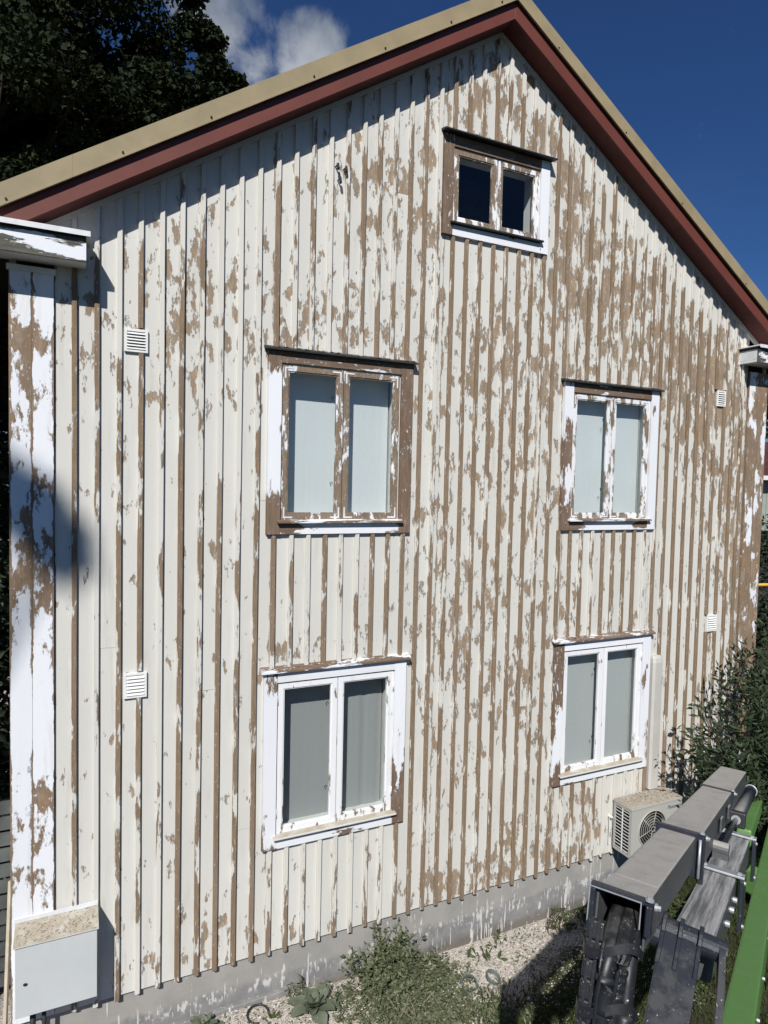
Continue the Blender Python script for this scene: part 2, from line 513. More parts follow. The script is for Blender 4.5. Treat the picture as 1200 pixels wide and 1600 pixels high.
class MB:
    def __init__(self):
        self.v = []
        self.f = []
        self.a = {}

    def add(self, vs, fs):
        k = len(self.v)
        self.v += [tuple(q) for q in vs]
        self.f += [tuple(i + k for i in f) for f in fs]
        return k

    def box(self, x0, x1, y0, y1, z0, z1):
        self.add([(x0, y0, z0), (x1, y0, z0), (x1, y1, z0), (x0, y1, z0), (x0, y0, z1), (x1, y0, z1), (x1, y1, z1), (x0, y1, z1)],
                 [(0, 3, 2, 1), (4, 5, 6, 7), (0, 1, 5, 4), (1, 2, 6, 5), (2, 3, 7, 6), (3, 0, 4, 7)])
        return self

    def obox(self, o, ax, ay, az, lx, ly, lz):
        """oriented box: origin corner o, axes and lengths"""
        o = Vector(o)
        X, Y, Z = Vector(ax) * lx, Vector(ay) * ly, Vector(az) * lz
        c = [o, o + X, o + X + Y, o + Y]
        self.add(c + [q + Z for q in c], [(0, 3, 2, 1), (4, 5, 6, 7), (0, 1, 5, 4), (1, 2, 6, 5), (2, 3, 7, 6), (3, 0, 4, 7)])
        return self

    def tube(self, pts, r, n=8, cap=True):
        pts = [Vector(p) for p in pts]
        if not isinstance(r, (list, tuple)):
            r = [r] * len(pts)
        rings = []
        ref = Vector((0.31, 0.17, 0.93))
        for i, p in enumerate(pts):
            d = (pts[min(i + 1, len(pts) - 1)] - pts[max(i - 1, 0)])
            if d.length < 1e-9:
                d = Vector((0, 0, 1))
            d.normalize()
            u = d.cross(ref)
            if u.length < 0.05:
                u = d.cross(Vector((1, 0, 0)))
            u.normalize()
            w = d.cross(u)
            rings.append([p + (u * math.cos(2 * math.pi * k / n) + w * math.sin(2 * math.pi * k / n)) * r[i] for k in range(n)])
        k0 = len(self.v)
        for rg in rings:
            self.v += [tuple(q) for q in rg]
        for i in range(len(rings) - 1):
            for k in range(n):
                a = k0 + i * n + k
                b = k0 + i * n + (k + 1) % n
                self.f.append((a, b, b + n, a + n))
        if cap:
            self.f.append(tuple(k0 + k for k in reversed(range(n))))
            self.f.append(tuple(k0 + (len(rings) - 1) * n + k for k in range(n)))
        return self

    def cyl(self, c0, c1, r, n=16):
        return self.tube([c0, c1], r, n)

    def torus(self, c, u, w, R, r, n=24, m=6, a0=0.0, a1=2 * math.pi):
        c, u, w = Vector(c), Vector(u), Vector(w)
        full = abs(a1 - a0 - 2 * math.pi) < 1e-6
        pts = [c + (u * math.cos(a0 + (a1 - a0) * i / n) + w * math.sin(a0 + (a1 - a0) * i / n)) * R for i in range(n + 1)]
        return self.tube(pts, r, m, not full)


def link(name, me, mat, parent=None, kind=None):
    o = bpy.data.objects.new(name, me)
    COL.objects.link(o)
    if mat is not None and not me.materials:
        me.materials.append(M[mat] if isinstance(mat, str) else mat)
    if parent is not None:
        o.parent = parent
        L = EMPTY_LOC.get(parent.name)
        if L is not None:
            o.matrix_parent_inverse = Matrix.Translation(-Vector(L))
    if kind:
        o['kind'] = kind
    return o


def build(mb, name, mat, parent=None, bevel=0.0, seg=1, kind=None, smooth=False):
    me = bpy.data.meshes.new(name)
    me.from_pydata(mb.v, [], mb.f)
    if bevel:
        bm = bmesh.new()
        bm.from_mesh(me)
        bmesh.ops.remove_doubles(bm, verts=bm.verts, dist=1e-6)
        bmesh.ops.bevel(bm, geom=[e for e in bm.edges if e.calc_face_angle(0) > 0.5], offset=bevel, segments=seg, affect='EDGES', profile=0.6)
        bm.to_mesh(me)
        bm.free()
    if smooth:
        for p in me.polygons:
            p.use_smooth = True
    for k, f in mb.a.items():
        at = me.attributes.new(k, 'FLOAT', 'POINT')
        if callable(f):
            for i, v in enumerate(me.vertices):
                at.data[i].value = f(v.co)
        else:
            at.data.foreach_set('value', f)
    me.update()
    return link(name, me, mat, parent, kind)


def thing(name, loc, label, cat, group=None):
    o = bpy.data.objects.new(name, None)
    COL.objects.link(o)
    o.empty_display_size = 0.1
    o.location = loc
    EMPTY_LOC[o.name] = tuple(loc)
    o['label'] = label
    o['category'] = cat
    if group:
        o['group'] = group
    return o


def tag(o, label, cat, group=None):
    o['label'] = label
    o['category'] = cat
    if group:
        o['group'] = group
    return o


ND = NormalDist()


def zs(f):
    return ND.inv_cdf(min(0.985, max(0.004, f)))


# ================================================================== ground
gx = sorted(set([-150, -90, -50, -30, -18, -10, -6, -4] + [round(-3 + 0.25 * i, 3) for i in range(61)] + [13, 15, 19, 26, 40, 60, 100, 160]))
gy = sorted(set([-120, -70, -40, -25, -16, -12] + [round(-9 + 0.25 * i, 3) for i in range(41)] + [2, 4, 7, 11, 16, 24, 36, 60, 100, 180]))
mb = MB()
for y in gy:
    for x in gx:
        mb.v.append((x, y, ground_h(x, y) if (-8 < x < 14 and -9 < y < 1.2) else 0.0))
nx = len(gx)
for j in range(len(gy) - 1):
    for i in range(nx - 1):
        a = j * nx + i
        mb.f.append((a, a + 1, a + 1 + nx, a + nx))
g = build(mb, 'ground', 'ground', smooth=True)
g['kind'] = 'structure'

# ================================================================== the house
XL, XR = -0.46, 8.41
XM = 3.985
APEX = 9.73
SL = 0.648
ZB = 0.60
P = 0.165
YD = 8.6


def soff(x):
    return APEX - SL * abs(x - XM)


house = thing('wooden_house', (XM, 3.5, 0), 'gabled wooden house with peeling cream board and batten wall under a red and tan verge', 'house')

# windows: x0, x1, z0, z1 of the casing, look
WIN = [dict(x0=1.572, x1=3.035, z0=4.56, z1=6.227, k='ul'),
       dict(x0=1.572, x1=3.035, z0=1.602, z1=3.285, k='ll'),
       dict(x0=4.955, x1=6.405, z0=4.56, z1=6.227, k='ur'),
       dict(x0=4.945, x1=6.425, z0=1.602, z1=3.275, k='lr'),
       dict(x0=3.326, x1=4.645, z0=7.57, z1=8.552, k='top')]
OPEN = [(w['x0'] + .05, w['x1'] - .05, w['z0'] + .05, w['z1'] - .05) for w in WIN]
VENT = [(0.366, 0.551, 6.086, 6.276), (0.373, 0.557, 3.185, 3.40), (7.442, 7.602, 6.13, 6.33), (7.435, 7.615, 3.208, 3.424)]

BLOBS = [(0.06, 6.31, 0.17, 0.31, 0.42), (0.01, 5.84, 0.14, 0.31, 0.3), (0.47, 6.04, 0.15, 0.32, 0.15), (0.72, 6.76, 0.21, 0.32, 0.35), (1.01, 6.75, 0.28, 0.38, 0.5), (0.91, 6.14, 0.22, 0.33, 0.42), (1.37, 6.58, 0.23, 0.39, 0.35), (1.13, 5.88, 0.22, 0.28, 0.25), (1.94, 6.54, 0.32, 0.35, 0.5), (2.26, 6.37, 0.68, 0.15, 0.35), (2.69, 8.03, 0.49, 0.36, 0.5), (2.3, 7.77, 0.26, 0.23, 0.25), (2.99, 7.11, 0.29, 0.56, 0.42), (2.65, 6.63, 0.28, 0.37, 0.35), (3.04, 7.92, 0.22, 0.49, 0.45), (3.98, 9.16, 0.66, 0.39, 0.62), (3.52, 8.91, 0.31, 0.25, 0.3), (4.49, 8.9, 0.35, 0.33, 0.45), (4.86, 8.3, 0.36, 0.48, 0.55), (5.08, 7.5, 0.37, 0.64, 0.5), (5.66, 7.37, 0.5, 0.58, 0.72), (6.29, 6.93, 0.54, 0.46, 0.6), (5.02, 6.78, 0.37, 0.43, 0.45), (4.25, 6.35, 0.43, 0.41, 0.5), (3.8, 6.37, 0.24, 0.33, 0.35), (3.46, 6.08, 0.31, 0.39, 0.2), (6.98, 6.45, 0.7, 0.48, 0.75), (7.7, 6.27, 0.5, 0.66, 0.7), (7.92, 4.77, 0.38, 1.03, 0.72), (7.38, 5.59, 0.49, 0.49, 0.35), (6.96, 5.89, 0.35, 0.48, 0.4), (4.12, 5.45, 0.51, 0.55, 0.32), (4.53, 5.75, 0.26, 0.42, 0.4), (4.65, 4.91, 0.27, 0.57, 0.35), (3.73, 5.03, 0.4, 0.54, 0.25), (3.52, 4.1, 0.32, 0.4, 0.35), (3.46, 3.56, 0.27, 0.47, 0.35), (3.89, 3.67, 0.33, 0.42, 0.3), (4.23, 4.56, 0.34, 0.42, 0.25), (4.77, 4.19, 0.27, 0.44, 0.3), (3.16, 6.05, 0.18, 0.51, 0.3), (3.19, 4.89, 0.19, 0.52, 0.25), (4.38, 2.92, 0.35, 0.43, 0.35), (4.81, 3.17, 0.28, 0.44, 0.35), (3.48, 2.75, 0.32, 0.41, 0.25), (4.05, 2.67, 0.34, 0.36, 0.2), (4.75, 2.44, 0.28, 0.37, 0.3), (3.7, 3.41, 0.24, 0.28, 0.25), (2.32, 3.43, 0.77, 0.14, 0.45), (5.75, 3.43, 0.85, 0.15, 0.35), (7.86, 3.92, 0.38, 0.78, 0.35), (1.2, 4.48, 0.11, 0.23, 0.2), (0.4, 5.08, 0.1, 0.21, 0.2), (0.4, 4.44, 0.1, 0.16, 0.15), (1.09, 3.97, 0.14, 0.29, 0.2), (0.77, 4.21, 0.11, 0.22, 0.15), (0.06, 4.19, 0.07, 0.11, 0.35), (1.39, 2.71, 0.15, 0.3, 0.15), (0.56, 2.72, 0.1, 0.17, 0.1), (3.54, 0.76, 0.32, 0.18, 0.6), (4.11, 0.77, 0.35, 0.22, 0.65), (4.72, 0.81, 0.37, 0.27, 0.55), (5.38, 0.89, 0.4, 0.31, 0.5), (0.63, 0.71, 0.16, 0.15, 0.3), (0.96, 0.79, 0.29, 0.18, 0.5), (1.21, 0.77, 0.24, 0.18, 0.45), (3.01, 0.79, 0.15, 0.17, 0.35), (5.18, 1.09, 0.15, 0.47, 0.4), (5.56, 1.16, 0.15, 0.48, 0.35), (0.47, 0.82, 0.13, 0.17, 0.35), (2.31, 0.72, 0.42, 0.08, 0.18), (1.6, 0.72, 0.19, 0.11, 0.2)]


def wear(x, z):
    """share of bare wood on the wall at x, z"""
    f = 0.035 if x < 3.1 else 0.06
    if z > 5.6:
        f += 0.02
    for bx, bz, rx, rz, a in BLOBS:
        d = ((x - bx) / (rx * 1.15)) ** 2 + ((z - bz) / (rz * 1.15)) ** 2
        if d < 6:
            f += (0.56 if a >= 0.5 else 0.37) * a * math.exp(-d * 0.9)
    if z > soff(x) - 0.36:
        f *= 0.55
    return f


def board(xa, xb, zlo, ztop, dy):
    cols = [xa, xa + min(.028, (xb - xa) * .3), (xa + xb) / 2, xb - min(.028, (xb - xa) * .3), xb]
    ed = [1, 0, 0, 0, 1]
    n = max(2, int((max(ztop(xa), ztop(xb)) - zlo) / 0.13))
    mbx = MB()
    dens, edge = [], []
    for j in range(n + 1):
        for c, e in zip(cols, ed):
            z = zlo + (ztop(c) - zlo) * j / n
            mbx.v.append((c, dy, z))
            dens.append(zs(wear(c, z)))
            edge.append(e)
    for j in range(n):
        for i in range(4):
            a = j * 5 + i
            mbx.f.append((a, a + 1, a + 6, a + 5))
    k = len(mbx.v)
    b = [0, 4, n * 5 + 4, n * 5]
    for q in b:
        v = mbx.v[q]
        mbx.v.append((v[0], 0.024, v[2]))
        dens.append(dens[q])
        edge.append(1)
    mbx.f += [(b[0], k, k + 1, b[1]), (b[3], b[2], k + 2, k + 3), (b[0], b[3], k + 3, k), (b[1], k + 1, k + 2, b[2]), (k, k + 3, k + 2, k + 1)]
    mbx.a = {'dens': dens, 'edge': edge}
    return build(mbx, 'board', 'board', house)


edges = [-0.147] + [i * P for i in range(0, 49)] + [8.04]
for i in range(len(edges) - 1):
    xa, xb = edges[i] + 0.0015, edges[i + 1] - 0.0015
    cuts = [xa, xb]
    for (ox0, ox1, oz0, oz1) in OPEN:
        for c in (ox0, ox1):
            if xa + 1e-4 < c < xb - 1e-4:
                cuts.append(c)
    if xa < XM < xb:
        cuts.append(XM)
    cuts.sort()
    dy = random.uniform(-0.002, 0.002)
    for ca, cb in zip(cuts[:-1], cuts[1:]):
        mid = (ca + cb) / 2
        segs = []
        z = ZB + random.uniform(-0.004, 0.004)
        for (oz0, oz1) in sorted((o[2], o[3]) for o in OPEN if o[0] < mid < o[1]):
            segs.append((z, oz0))
            z = oz1
        segs.append((z, None))
        for (z0, z1) in segs:
            top = (lambda x: soff(x) - 0.002) if z1 is None else (lambda x, q=z1: q)
            full = (cb - ca) > 0.12
            if full and random.random() < 0.33 and (top(mid) - z0) > 2.2:
                zj = z0 + random.uniform(0.9, top(mid) - z0 - 0.9)
                board(ca, cb, z0, lambda x, q=zj: q - 0.0012, dy)
                board(ca, cb, zj + 0.0012, top, dy + random.uniform(-.0015, .0015))
            else:
                board(ca, cb, z0, top, dy)

# battens -- share of bare wood along each batten at three heights
BT = [.95, .9, .08, .95, .1, .55, .5, .1, .08, .15, .9, .2, .5, .15, .75, .7, .85, .5, .9, .9, .3, .93, .93, .93, .93, .8, .9, .85, .5, .93, .9, .7, .9, .85, .8, .8, .75, .8, .85, .85, .85, .8, .85, .9, .85, .8, .75, .8, .7]
BM = [.95, .2, .97, .9, .2, .93, .5, .95, .4, .97, .97, .55, .12, .95, .2, .4, .95, .85, .95, .95, .8, .95, .8, .95, .95, .95, .95, .95, .7, .95, .9, .95, .95, .5, .97, .8, .97, .95, .35, .97, .9, .97, .97, .97, .97, .97, .8, .97, .9]
BB = [.45, .12, .3, .25, .2, .93, .55, .93, .95, .75, .12, .3, .1, .08, .25, .22, .25, .3, .55, .93, .9, .95, .93, .97, .97, .97, .97, .9, .8, .97, .7, .45, .6, .5, .35, .15, .12, .12, .2, .93, .97, .97, .97, .97, .95, .9, .95, .9, .9]


def batten_wear(i, z):
    if z > 6.5:
        f = BT[i]
    elif z > 3.9:
        k = (z - 3.9) / 2.6
        f = BM[i] * (1 - k) + BT[i] * k
    elif z > 1.2:
        k = (z - 1.2) / 2.7
        f = BB[i] * (1 - k) + BM[i] * k
    else:
        f = BB[i] + (0.25 if z < 0.85 else 0)
    if z > soff(i * P) - 0.40:
        f *= 0.3
    return f


def batten(i, zlo, zhi, slant):
    x = i * P + random.uniform(-.003, .003)
    w, wt, d = 0.0215, 0.0165, 0.030
    sec = [(-w, 0.0005, 1), (-w, -0.019, .6), (-wt, -d, .0), (wt, -d, 0), (w, -0.019, .6), (w, 0.0005, 1)]
    n = max(2, int((zhi - zlo) / 0.16))
    mbx = MB()
    dens, edge = [], []
    ph = random.uniform(0, 6)
    for j in range(n + 1):
        for (sx, sy, e) in sec:
            t_ = soff(x + sx) - 0.055 if slant else zhi
            z = zlo + (t_ - zlo) * j / n
            mbx.v.append((x + sx + 0.0012 * math.sin(z * 1.7 + ph), sy, z))
            dens.append(zs(min(.9, batten_wear(i, z))) - (0.85 if sx < -0.02 else 0.0))  # left edge keeps more paint, also standing for its sunlit highlight
            edge.append(e)
    for j in range(n):
        for k in range(5):
            a = j * 6 + k
            mbx.f.append((a, a + 1, a + 7, a + 6))
    mbx.f.append((5, 4, 3, 2, 1, 0))
    mbx.f.append(tuple(n * 6 + k for k in range(6)))
    mbx.a = {'dens': dens, 'edge': edge}
    return build(mbx, 'batten', 'batten', house)


for i in range(49):
    x = i * P
    z = ZB - random.uniform(0.005, 0.03)
    block = []
    for w in WIN:
        if w['x0'] - 0.02 < x < w['x1'] + 0.02:
            block.append((w['z0'] - 0.002, w['z1'] + 0.02))
    for (vx0, vx1, vz0, vz1) in VENT:
        if vx0 - 0.018 < x < vx1 + 0.018:
            block.append((vz0 - 0.004, vz1 + 0.012))
    block.sort()
    for b0, b1 in block:
        batten(i, z, b0, False)
        z = b1
    batten(i, z, soff(x) - 0.055, True)

# corner boards
def corner(xa, xb, z0, z1, f, y=-0.026, mat='corner', name='corner_board'):
    mbx = MB()
    dens, edge = [], []
    n = max(2, int((z1 - z0) / .15))
    cols = [xa, xa + .02, (xa + xb) / 2, xb - .02, xb]
    for j in range(n + 1):
        for c, e in zip(cols, (1, 0, 0, 0, 1)):
            zz = z0 + (z1 - z0) * j / n
            mbx.v.append((c, y, zz))
            dens.append(zs(f(c, zz)))
            edge.append(e)
    for j in range(n):
        for i in range(4):
            a = j * 5 + i
            mbx.f.append((a, a + 1, a + 6, a + 5))
    k = len(mbx.v)
    b = [0, 4, n * 5 + 4, n * 5]
    for q in b:
        v = mbx.v[q]
        mbx.v.append((v[0], 0.01, v[2]))
        dens.append(dens[q])
        edge.append(1.2)
    mbx.f += [(b[0], k, k + 1, b[1]), (b[3], b[2], k + 2, k + 3), (b[0], b[3], k + 3, k), (b[1], k + 1, k + 2, b[2])]
    mbx.a = {'dens': dens, 'edge': edge}
    return build(mbx, name, mat, house)


def fl(x, z):
    f = 0.06
    for bz, rz, a in ((6.0, .35, .55), (5.55, .2, .25), (5.0, .25, .3), (4.3, .5, .75), (3.55, .25, .28), (2.3, .5, .25), (1.75, .2, .35)):
        f += a * math.exp(-((z - bz) / rz) ** 2)
    return f


corner(-0.46, -0.304, 0.62, 6.62, lambda x, z: .66 * fl(x, z) + (0.5 if x < -0.45 else 0))
corner(-0.302, -0.15, 0.62, 6.62, lambda x, z: .7 * fl(x, z))
mb = MB().box(-0.475, -0.135, -0.034, 0.0, 6.62, 6.665)
build(mb, 'corner_cap', 'white_trim', house, 0.003)
fr = lambda x, z: 0.66 + .12 * math.sin(z * 4 + x * 9) if z < 6.1 else 0.3 + 0.5 * max(0, (6.5 - z))
corner(8.045, 8.225, 0.62, 6.62, fr)
corner(8.227, 8.41, 0.62, 6.62, lambda x, z: 0.74 + .12 * math.sin(z * 3.1))

# rake trim under the soffit, red fascia, soffit, tan verge flashing -- both slopes
EX = 5.55        # horizontal reach of each slope from the ridge
ca = math.cos(math.atan(SL))


def slab(side, y0, y1, h0, h1, x0=0.0, x1=EX):
    """prism along one slope: vertical offsets h0..h1 above the soffit line"""
    s = -1 if side == 'l' else 1
    a, b = XM + s * x0, XM + s * x1
    mbx = MB()
    vs = []
    for x in (a, b):
        for y in (y0, y1):
            for h in (h0, h1):
                vs.append((x, y, soff(x) + h))
    fs = [(0, 1, 3, 2), (4, 6, 7, 5), (0, 4, 5, 1), (2, 3, 7, 6), (0, 2, 6, 4), (1, 5, 7, 3)]
    if s < 0:
        fs = [tuple(reversed(f)) for f in fs]
    mbx.add(vs, fs)
    return mbx


for sd_ in 'lr':
    mbx = slab(sd_, -0.028, 0.004, -0.052, -0.003, 0, 4.35)
    k = slab(sd_, -0.028, 0.004, -0.052, -0.003, 0, 4.35)
    k.a = {'dens': lambda c: zs(0.02), 'edge': lambda c: 0.0}
    build(k, 'rake_trim', 'batten', house)
    build(slab(sd_, -0.217, 0.03, 0.0, 0.02), 'soffit', 'red_soffit', house)
    build(slab(sd_, -0.244, -0.219, -0.006, 0.165), 'fascia_board', 'red', house, 0.002)
    s = -1 if sd_ == 'l' else 1
    cutsx = [0, 1.10, 2.55, 4.0, EX + .1] if sd_ == 'l' else [0, 2.0, 4.0, EX + .1]
    for j, (xa, xb) in enumerate(zip(cutsx[:-1], cutsx[1:])):
        off = 0.0015 * (j % 2)
        fl_ = slab(sd_, -0.268 - off, -0.264 - off, 0.172, 0.335, xa, xb + (0.05 if j < len(cutsx) - 2 else 0))
        lp = slab(sd_, -0.285 - off, -0.2645 - off, 0.158, 0.175, xa, xb + (0.05 if j < len(cutsx) - 2 else 0))
        tp = slab(sd_, -0.2635 - off, -0.05, 0.331, 0.335, xa, xb)
        fl_.add(lp.v, lp.f)
        fl_.add(tp.v, tp.f)
        vf = build(fl_, 'verge_flashing', 'tan_metal', house, 0.0008)
        sc = MB()
        nsc = max(2, int((xb - xa) / 0.72))
        for q in range(nsc):
            xx = XM + s * (xa + (q + .5) * (xb - xa) / nsc + random.uniform(-.1, .1))
            zz = soff(xx) + 0.20
            sc.cyl((xx, -0.262, zz), (xx, -0.278, zz), 0.009, 7)
        build(sc, 'screw', 'screw', vf)
    build(slab(sd_, 0.0305, YD, 0.008, 0.0205, 3.9, EX), 'eave_soffit', 'dark_metal', house)
    # roof slab behind the verge
    build(slab(sd_, -0.218, YD + .3, 0.021, 0.33, 0, EX), 'roof', 'tan_metal', house)

# boxed eave ends
def eave_box(x0, x1, name):
    b = MB().box(x0, x1, -0.242, 0.0, 6.70, 6.735)
    eb = build(b, 'eave_box', 'white_trim', house, 0.002)
    xs = np.linspace(x0, x1, 12)
    fb = MB()
    dens = []
    edge = []
    for xq in xs:
        for zq, e in ((6.69, 1), (6.71, .2), (6.78, 0), (6.835, .3), (6.862, 1)):
            fb.v.append((float(xq), -0.265, zq))
            dens.append(zs(0.30 + 0.12 * (zq > 6.8)))
            edge.append(e)
    for i in range(11):
        for j in range(4):
            a = i * 5 + j
            fb.f.append((a, a + 5, a + 6, a + 1))
    k = len(fb.v)
    for q in (0, 55, 59, 4):
        v = fb.v[q]
        fb.v.append((v[0], -0.243, v[2]))
        dens.append(zs(.5))
        edge.append(1)
    fb.f += [(0, k, k + 1, 55), (4, 59, k + 2, k + 3), (0, 4, k + 3, k), (55, k + 1, k + 2, 59), (k, k + 3, k + 2, k + 1)]
    fb.a = {'dens': dens, 'edge': edge}
    build(fb, 'eave_fascia', 'fascia_white', eb)
    e = MB()
    xe = x1 if x1 < 3 else x0
    e.box(xe - 0.02, xe, -0.2425, -0.001, 6.736, 6.862) if x1 < 3 else e.box(xe, xe + 0.02, -0.2425, -0.001, 6.736, 6.862)
    build(e, 'end_board', 'white_trim', eb)
    lid = MB().box(x0 - (0.03 if x1 > 3 else 0), x1 + (0.03 if x1 < 3 else 0), -0.30, 0.0, 6.895, 6.909)
    lid.box(x0 - (0.03 if x1 > 3 else 0), x1 + (0.03 if x1 < 3 else 0), -0.304, -0.3005, 6.872, 6.9115)
    build(lid, 'drip_flashing', 'white_trim', eb)
    n = MB().box(x0, x1, -0.25, 0.0, 6.864, 6.8945)
    build(n, 'gap_filler', 'dark_metal', eb)


eave_box(-1.35, 0.078, 'l')
eave_box(7.86, 9.3, 'r')

# side and back walls, dark room behind, plinth
build(MB().box(XL + .001, XL + .05, 0.011, YD, 0.6, 7.0), 'side_wall', 'side_wall', house)
build(MB().box(XR - .05, XR - .001, 0.011, YD, 0.6, 7.0), 'side_wall', 'side_wall', house)
bw = MB()
bw.add([(XL, YD, 0.6), (XR, YD, 0.6), (XR, YD, soff(XR)), (XM, YD, APEX), (XL, YD, soff(XL))], [(0, 4, 3, 2, 1)])
build(bw, 'back_wall', 'side_wall', house)
build(MB().box(XL + .06, XR - .06, 2.6, 2.64, 0.5, 6.7), 'room_wall', 'dark_void', house)
build(MB().box(2.0, 6.0, 2.6, 2.64, 6.73, 8.3), 'room_wall', 'dark_void', house)
build(MB().box(XL + .06, XR - .06, 0.03, YD - .05, 6.62, 6.72), 'room_floor', 'dark_void', house)
pl = MB()
NP = 60
for i in range(NP + 1):
    x = XL + 0.01 + (XR - XL - 0.02) * i / NP
    for z in (-0.3, 0.0, 0.2, 0.4, 0.585, 0.5851):
        pl.v.append((x, 0.032 if z < 0.5851 else 0.2, min(z, 0.585) + (0.004 * math.sin(x * 3) if z > .5 else 0)))
for i in range(NP):
    for j in range(5):
        a = i * 6 + j
        pl.f.append((a, a + 6, a + 7, a + 1))
build(pl, 'plinth', 'plinth', house)
build(MB().box(0.55, 1.86, -0.022, 0.031, 0.02, 0.185), 'footing_ledge', 'plinth', house, 0.006)
build(MB().box(-0.15, 8.04, 0.0245, 0.06, 0.583, 0.61), 'bottom_flashing', 'side_wall', house)


# ------------------------------------------------------------------ windows
def flat_attr(mb_, f, e=0.0):
    mb_.a = {'dens': f if callable(f) else (lambda c: zs(f)), 'edge': (lambda c: e)}
    return mb_


def strip(axis, x0, x1, y0, y1, z0, z1, n=9):
    """box subdivided along its long axis so wear can vary along it"""
    mbx = MB()
    for i in range(n + 1):
        k = i / n
        if axis == 'Z':
            z = z0 + (z1 - z0) * k
            mbx.v += [(x0, y0, z), (x1, y0, z), (x1, y1, z), (x0, y1, z)]
        else:
            x = x0 + (x1 - x0) * k
            mbx.v += [(x, y0, z0), (x, y1, z0), (x, y1, z1), (x, y0, z1)]
    for i in range(n):
        for j in range(4):
            a, b = i * 4 + j, i * 4 + (j + 1) % 4
            mbx.f.append((a, b, b + 4, a + 4))
    mbx.f += [(3, 2, 1, 0), (n * 4, n * 4 + 1, n * 4 + 2, n * 4 + 3)]
    return mbx


WEAR = {  # left casing(bottom->top), right casing, head, apron, sash, drip
    'ul': dict(L=[.97, .9, .3, .05, .03, .03, .03, .03, .5, .97], R=[.97, .9, .85, .9, .93, .95, .97, .97, .97, .97], H=[.95, .95, .93, .85, .9], A=[.8, .1, .06, .06, .06, .1, .85], S=.66, blind='blind_blue'),
    'll': dict(L=[.5, .05, .04, .04, .05, .06, .2, .25, .3, .55], R=[.97, .97, .75, .4, .2, .1, .04, .03, .03, .03], H=[.03, .03, .03, .03], A=[.5, .1, .2, .35, .35, .3, .8], S=.035, blind='blind_grey'),
    'ur': dict(L=[.97, .95, .4, .05, .1, .7, .3, .05, .1, .3], R=[.5, .08, .04, .03, .03, .04, .04, .05, .05, .08], H=[.97, .9, .93, .95], A=[.8, .1, .06, .06, .1, .5], S=.36, blind='blind_blue'),
    'lr': dict(L=[.97, .3, .12, .2, .25, .3, .75, .9, .8, .9], R=[.03, .03, .03, .03, .03, .03, .03, .03, .03, .03], H=[.05, .03, .03, .03], A=[.5, .03, .03, .03, .03], S=.035, blind='blind_mid'),
    'top': dict(L=[.97, .97, .97, .97, .97, .97, .97, .95, .8, .5], R=[.03, .03, .03, .03, .03, .03, .03, .03, .2], H=[.97, .9, .93, .95], A=[.05, .03, .03, .03, .03], S=.38, blind=None),
}


def lerp_list(L, k):
    k = min(1, max(0, k)) * (len(L) - 1)
    i = min(len(L) - 2, int(k))
    return L[i] * (1 - (k - i)) + L[i + 1] * (k - i)


WLAB = {'ul': 'upper left window with bare brown casing and pale blue blinds',
        'll': 'lower left window with mostly white casing and grey green curtains',
        'ur': 'upper right window with brown head and pale blue blinds',
        'lr': 'lower right window with white casing above the heat pump',
        'top': 'small gable window with dark empty panes'}


